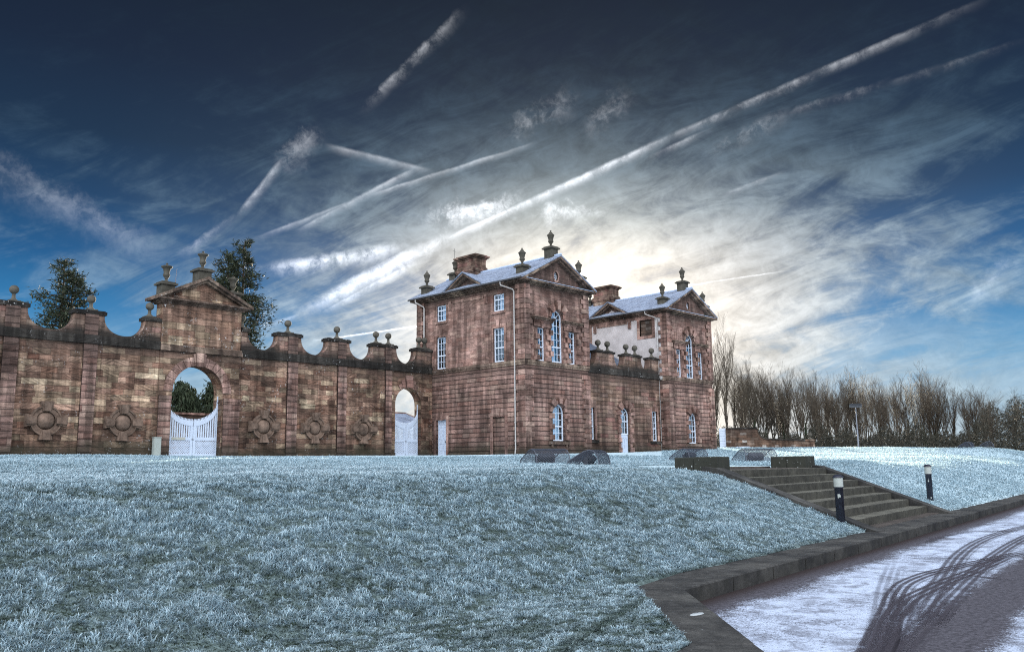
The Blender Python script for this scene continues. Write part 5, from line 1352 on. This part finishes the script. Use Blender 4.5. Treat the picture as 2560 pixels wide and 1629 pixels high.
def bare_tree(k, az, dist, el_top, zb=2.7, ivy=None, label=None, wid=1.0):
    x, y = dist * math.sin(math.radians(az)), dist * math.cos(math.radians(az))
    H = EYE.z + dist * math.tan(math.radians(el_top)) - zb; s = H / 11.6
    T = thing('bare_tree', label or LOOK[k] + ('' if ivy is None else ', ivy clad trunk'), 'tree', (x, y, zb), 'bare trees of the woodland edge')
    T.rotation_euler[2] = R.uniform(0, 2 * PI); T.scale = (s * wid, s * wid, s)
    for nm, me in zip(('trunk', 'crown'), KINDS[k]):
        o = bpy.data.objects.new(nm, me); COL.objects.link(o); o.parent = T
    if ivy is not None:
        o = bpy.data.objects.new('ivy', IVY[ivy]); COL.objects.link(o); o.parent = T
bare_tree(0, 60.2, 180, 7.1, label='tallest bare tree, tall feathery crown beside the farther pavilion', wid=.9)
bare_tree(3, 59.3, 186, 6.6, label='tall bare tree partly hidden behind the farther pavilion corner', wid=.9)
prof_az = [58, 60.9, 61.5, 62.4, 63.4, 64.5, 65.7, 67, 68.1, 69.4, 70.5, 71.4, 72.2, 73.2, 74.3, 75.3, 76.2, 77, 79, 84]
prof_el = [5.1, 5.2, 5.4, 5.2, 4.85, 4.6, 4.65, 4.5, 4.6, 4.15, 4.15, 4.4, 4.35, 4.0, 3.55, 3.7, 3.4, 3.0, 2.9, 2.8]
for row, (d0, sp, dl) in enumerate(((185, .8, -.25), (205, .75, .0), (228, 1.0, -.1))):
    a = 60.9 + row * .2
    while a < 81:
        k = R.choice([0, 3, 5, 7, 0, 3, 1, 7, 2])
        e = float(np.interp(a, prof_az, prof_el)) + dl + R.uniform(-.45, .3)
        if a > 74 and row < 2: k = R.choice([2, 4, 6])
        bare_tree(k, a + R.uniform(-.15, .15), d0 + R.uniform(-8, 8) , max(1.6, e), zb=2.5, ivy=(R.randrange(3) if (row == 0 and R.random() < .22) else None), wid=R.uniform(.8, 1.15))
        a += sp * R.uniform(.8, 1.25) * (1 if a < 78 else 2)
def thicket():
    npr = np.random.default_rng(21); n = 110000
    az = np.radians(npr.uniform(58.5, 83, n)); d = npr.uniform(172, 235, n)
    azd = np.degrees(az)
    hm = (2.0 + 1.6 * np.abs(np.sin(azd * 1.7) * np.sin(azd * .63 + 1)) + sstep(73, 76.5, azd) * 2.2) 
    h = npr.random(n) ** 1.6 * hm * 2.0
    C = np.stack([d * np.sin(az), d * np.cos(az), 2.0 + h], 1)
    e1 = npr.normal(0, 1, (n, 3)); e1 /= np.linalg.norm(e1, axis=1)[:, None]; e2 = np.cross(e1, npr.normal(0, 1, (n, 3))); e2 /= np.linalg.norm(e2, axis=1)[:, None]
    l = npr.uniform(.2, .7, n)[:, None]; w = npr.uniform(.05, .18, n)[:, None]
    V = np.stack([C - e1 * l, C + e2 * w, C + e1 * l], 1).reshape(-1, 3)
    o = mesh_np('undergrowth', V, np.arange(n * 3).reshape(-1, 3), M['thicket'], 3); struct(o, 'stuff'); o['label'] = 'dark tangle of brambles and shrubs under the bare woodland'; o['category'] = 'undergrowth'
thicket()

# ------------------------------------------------------------------ grass blades
def vnoise(X, Y, s, seed):
    X = X / s + seed * 17.3; Y = Y / s - seed * 9.1
    xi, yi = np.floor(X), np.floor(Y); fx_, fy_ = X - xi, Y - yi
    fx_ = fx_ * fx_ * (3 - 2 * fx_); fy_ = fy_ * fy_ * (3 - 2 * fy_)
    h = lambda a, b: np.modf(np.abs(np.sin(a * 127.1 + b * 311.7 + seed * 74.7) * 43758.5453))[0]
    return (h(xi, yi) * (1 - fx_) + h(xi + 1, yi) * fx_) * (1 - fy_) + (h(xi, yi + 1) * (1 - fx_) + h(xi + 1, yi + 1) * fx_) * fy_
def mat_blade():
    m, g, b = newmat('frosted_grass_blade')
    at = g.n('ShaderNodeAttribute', attribute_name='Col').outputs['Color']
    g.put(b.inputs['Base Color'], at); b.inputs['Roughness'].default_value = .75
    tl = g.n('ShaderNodeBsdfTranslucent'); g.put(tl.inputs[0], g.vm('MINIMUM', g.vm('SCALE', at, scale=1.15), (.95, .95, .95))); mx = g.n('ShaderNodeMixShader'); mx.inputs[0].default_value = .5
    g.L.new(b.outputs[0], mx.inputs[1]); g.L.new(tl.outputs[0], mx.inputs[2]); g.L.new(mx.outputs[0], m.node_tree.nodes['Material Output'].inputs['Surface'])
    return m
def grass_blades():
    rings = [(4.2, 9, 6200, .034, .0050), (9, 13, 4400, .036, .0058), (13, 19, 2600, .038, .0075), (19, 30, 900, .040, .009), (30, 46, 280, .05, .013), (46, 95, 95, .055, .022)]
    Vs, Cs = [], []; quads = []
    tot = 0
    for r0, r1, dens, hh, ww in rings:
        th0, th1 = math.radians(7 if r0 < 40 else 56), math.radians(86)
        n = int((th1 - th0) / 2 * (r1 * r1 - r0 * r0) * dens)
        th = NP.uniform(th0, th1, n); r = np.sqrt(NP.uniform(r0 * r0, r1 * r1, n))
        X, Y = r * np.sin(th), r * np.cos(th)
        keep = is_grass(X + .01, Y - .02)
        keep &= ~((X > SX0 - .35) & (X < SX1 + .33) & (Y < stair_y(X, 6) + 3.75) & (Y > kback(X) - .1))
        keep &= ~((X > 17.2) & (X < 17.9) & (Y > 10.1) & (Y < 11.3)); keep &= ~((X > 23.5) & (X < 24.3) & (Y > 11.0) & (Y < 12.2))
        gap = vnoise(X + Y * .3, Y * 1.6, .21, 15) * .55 + vnoise(X + Y * .35, Y * 1.7, .055 if r0 < 9 else (.085 if r0 < 13 else .14), 12) * .3 + vnoise(X, Y, .55, 2) * .15
        keep &= NP.random(n) < .60 + .6 * sstep(.28, .50, gap)
        X, Y = X[keep], Y[keep]; n = len(X)
        Z = terr(X, Y)
        cl = vnoise(X, Y, .16, 1); cl2 = vnoise(X, Y, .55, 2); cl3 = vnoise(X, Y, 1.9, 3); c4 = vnoise(X, Y * 2.2, .9, 8); c5 = vnoise(X * 1.0 + Y * .35, Y * 1.7, .055 if r0 < 9 else (.085 if r0 < 13 else .14), 12); c6 = vnoise(X + Y * .3, Y * 1.6, .21, 15)
        flat = sstep(.30, .18, Z)                                   # trodden strip along the foot of the bank
        h = hh * (.3 + .9 * c5 + 1.5 * c6 * (.3 + cl2)) * NP.uniform(.6, 1.25, n) * (1 - .35 * flat)
        ang = 2 * PI * (vnoise(X, Y, .07, 4) * 1.5 + .42 * NP.random(n))
        lean = (.55 + 1.1 * NP.random(n)) 
        dxy = np.stack([np.cos(ang), np.sin(ang)], 1)
        dxy = dxy * .8 + np.array([.06, .22]) * (Z > .3)[:, None]      # leaned uphill so blades catch the bright sky behind the viewer
        wdir = np.stack([-dxy[:, 1], dxy[:, 0]], 1); wdir /= np.linalg.norm(wdir, axis=1)[:, None] + 1e-6
        jit = NP.uniform(-.4, .4, (n, 1)); wdir = wdir + dxy * jit
        w = ww * NP.uniform(.6, 1.3, n)
        B = np.stack([X, Y, Z - .004], 1)
        mid = B + np.concatenate([dxy * (lean * h * .35)[:, None], (h * .62)[:, None]], 1)
        tip = B + np.concatenate([dxy * (lean * h * 1.15)[:, None], (h * (.95 - .35 * (lean > .8)))[:, None]], 1)
        W3 = np.concatenate([wdir * w[:, None], np.zeros((n, 1))], 1)
        V = np.stack([B - W3 * .6, B + W3 * .6, mid + W3 * .75, mid - W3 * .75, tip], 1)
        fr = np.clip(.86 + 1.5 * (c5 - .5) + 1.0 * (c6 - .5) + .6 * (cl2 - .5) + .5 * (cl3 - .5) + .35 * (c4 - .5) + .12 * sstep(8, 11, Y) - .1 * sstep(9, 6.5, np.hypot(X, Y)) + NP.normal(0, .14, n), .02, 1.1)
        # two faint wheel lines and scuffed green patches without frost
        s1 = np.abs((Y - 4.97) - (X - 6.65) * .39); fr = fr * np.where((s1 < .07) & (X > 3.5) & (X < 7.5), .35, 1)
        s1 = np.abs((Y - 4.72) - (X - 6.3) * .37); fr = fr * np.where((s1 < .05) & (X > 3.5) & (X < 6.2), .5, 1)
        g_ = np.exp(-(((X - 5.25) / .45) ** 2 + ((Y - 5.0) / .22) ** 2)); fr = fr * (1 - .75 * g_)
        edge = np.minimum(np.abs(Y - kback(X)), 9); fr = fr * np.where((X > 8) & (edge < .12), .35 + edge * 4.5, 1)
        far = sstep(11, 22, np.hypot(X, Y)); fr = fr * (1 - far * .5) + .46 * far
        fr = np.clip(fr, 0, 1)
        g0 = np.array([.010, .018, .012]); g1 = np.array([.035, .055, .032]); f0 = np.array([.34, .46, .52]); f1 = np.array([.82, .93, .99])
        jn = NP.uniform(.75, 1.25, (n, 1)); f_ = fr[:, None]
        cb = (g0 * (1 - f_) + (.3 * f0) * f_); cm = (g1 * (1 - f_) + f0 * f_) * jn; ct = (g1 * 1.6 * (1 - f_) + f1 * f_) * jn
        C = np.stack([cb, cb, cm, cm, ct], 1)
        Vs.append(V.reshape(-1, 3)); Cs.append(C.reshape(-1, 3)); tot += n
    V = np.concatenate(Vs); C = np.concatenate(Cs); n = tot
    base = np.arange(n)[:, None] * 5
    me = bpy.data.meshes.new('grass'); me.vertices.add(len(V)); me.vertices.foreach_set('co', V.astype(np.float32).ravel())
    li = np.concatenate([base + np.array([[0, 1, 2, 3]]), base + np.array([[3, 2, 4]])], 1).astype(np.int32)
    me.loops.add(n * 7); me.loops.foreach_set('vertex_index', li.ravel())
    me.polygons.add(n * 2); ls = (np.arange(n)[:, None] * 7 + np.array([[0, 4]])).astype(np.int32); me.polygons.foreach_set('loop_start', ls.ravel())
    me.update(calc_edges=True)
    ca = me.color_attributes.new('Col', 'FLOAT_COLOR', 'POINT'); ca.data.foreach_set('color', np.concatenate([C, np.ones((len(C), 1))], 1).astype(np.float32).ravel())
    me.materials.append(mat_blade())
    o = bpy.data.objects.new('grass', me); COL.objects.link(o); struct(o, 'stuff'); o['label'] = 'rough frost whitened grass covering the bank and lawn'; o['category'] = 'grass'
    print('blades', n)
grass_blades()

mb = MB(); n_ = 24
for i in range(n_):
    xa, xb = -6 + (37.6 + 6) * i / n_, -6 + (37.6 + 6) * (i + 1) / n_
    for ya, yb in ((43.86, 48), (48, 54), (54, 59.9)):
        mb.add([(x_, y_, max(terr1(x_, y_), 2.0) + .06) for x_, y_ in ((xa, ya), (xb, ya), (xb, yb), (xa, yb))], [(0, 1, 2, 3)])
struct(mb.build('courtyard', simple('dark_gravel', (.035, .030, .025), .95, .5, 5, .5)))
mb = MB(); mb.lathe([(.10, 0), (.09, .005), (.001, .007)], (0, 0, 0), 18)
fp = mb.build('frozen_patch', simple('white_ice', (.26, .28, .29), .4, .15, 12)); fp.location = (6.98, 4.40, .169); fp.scale = (1, .42, 1); fp['label'] = 'small white oval of ice lying on the short kerb'; fp['category'] = 'ice'
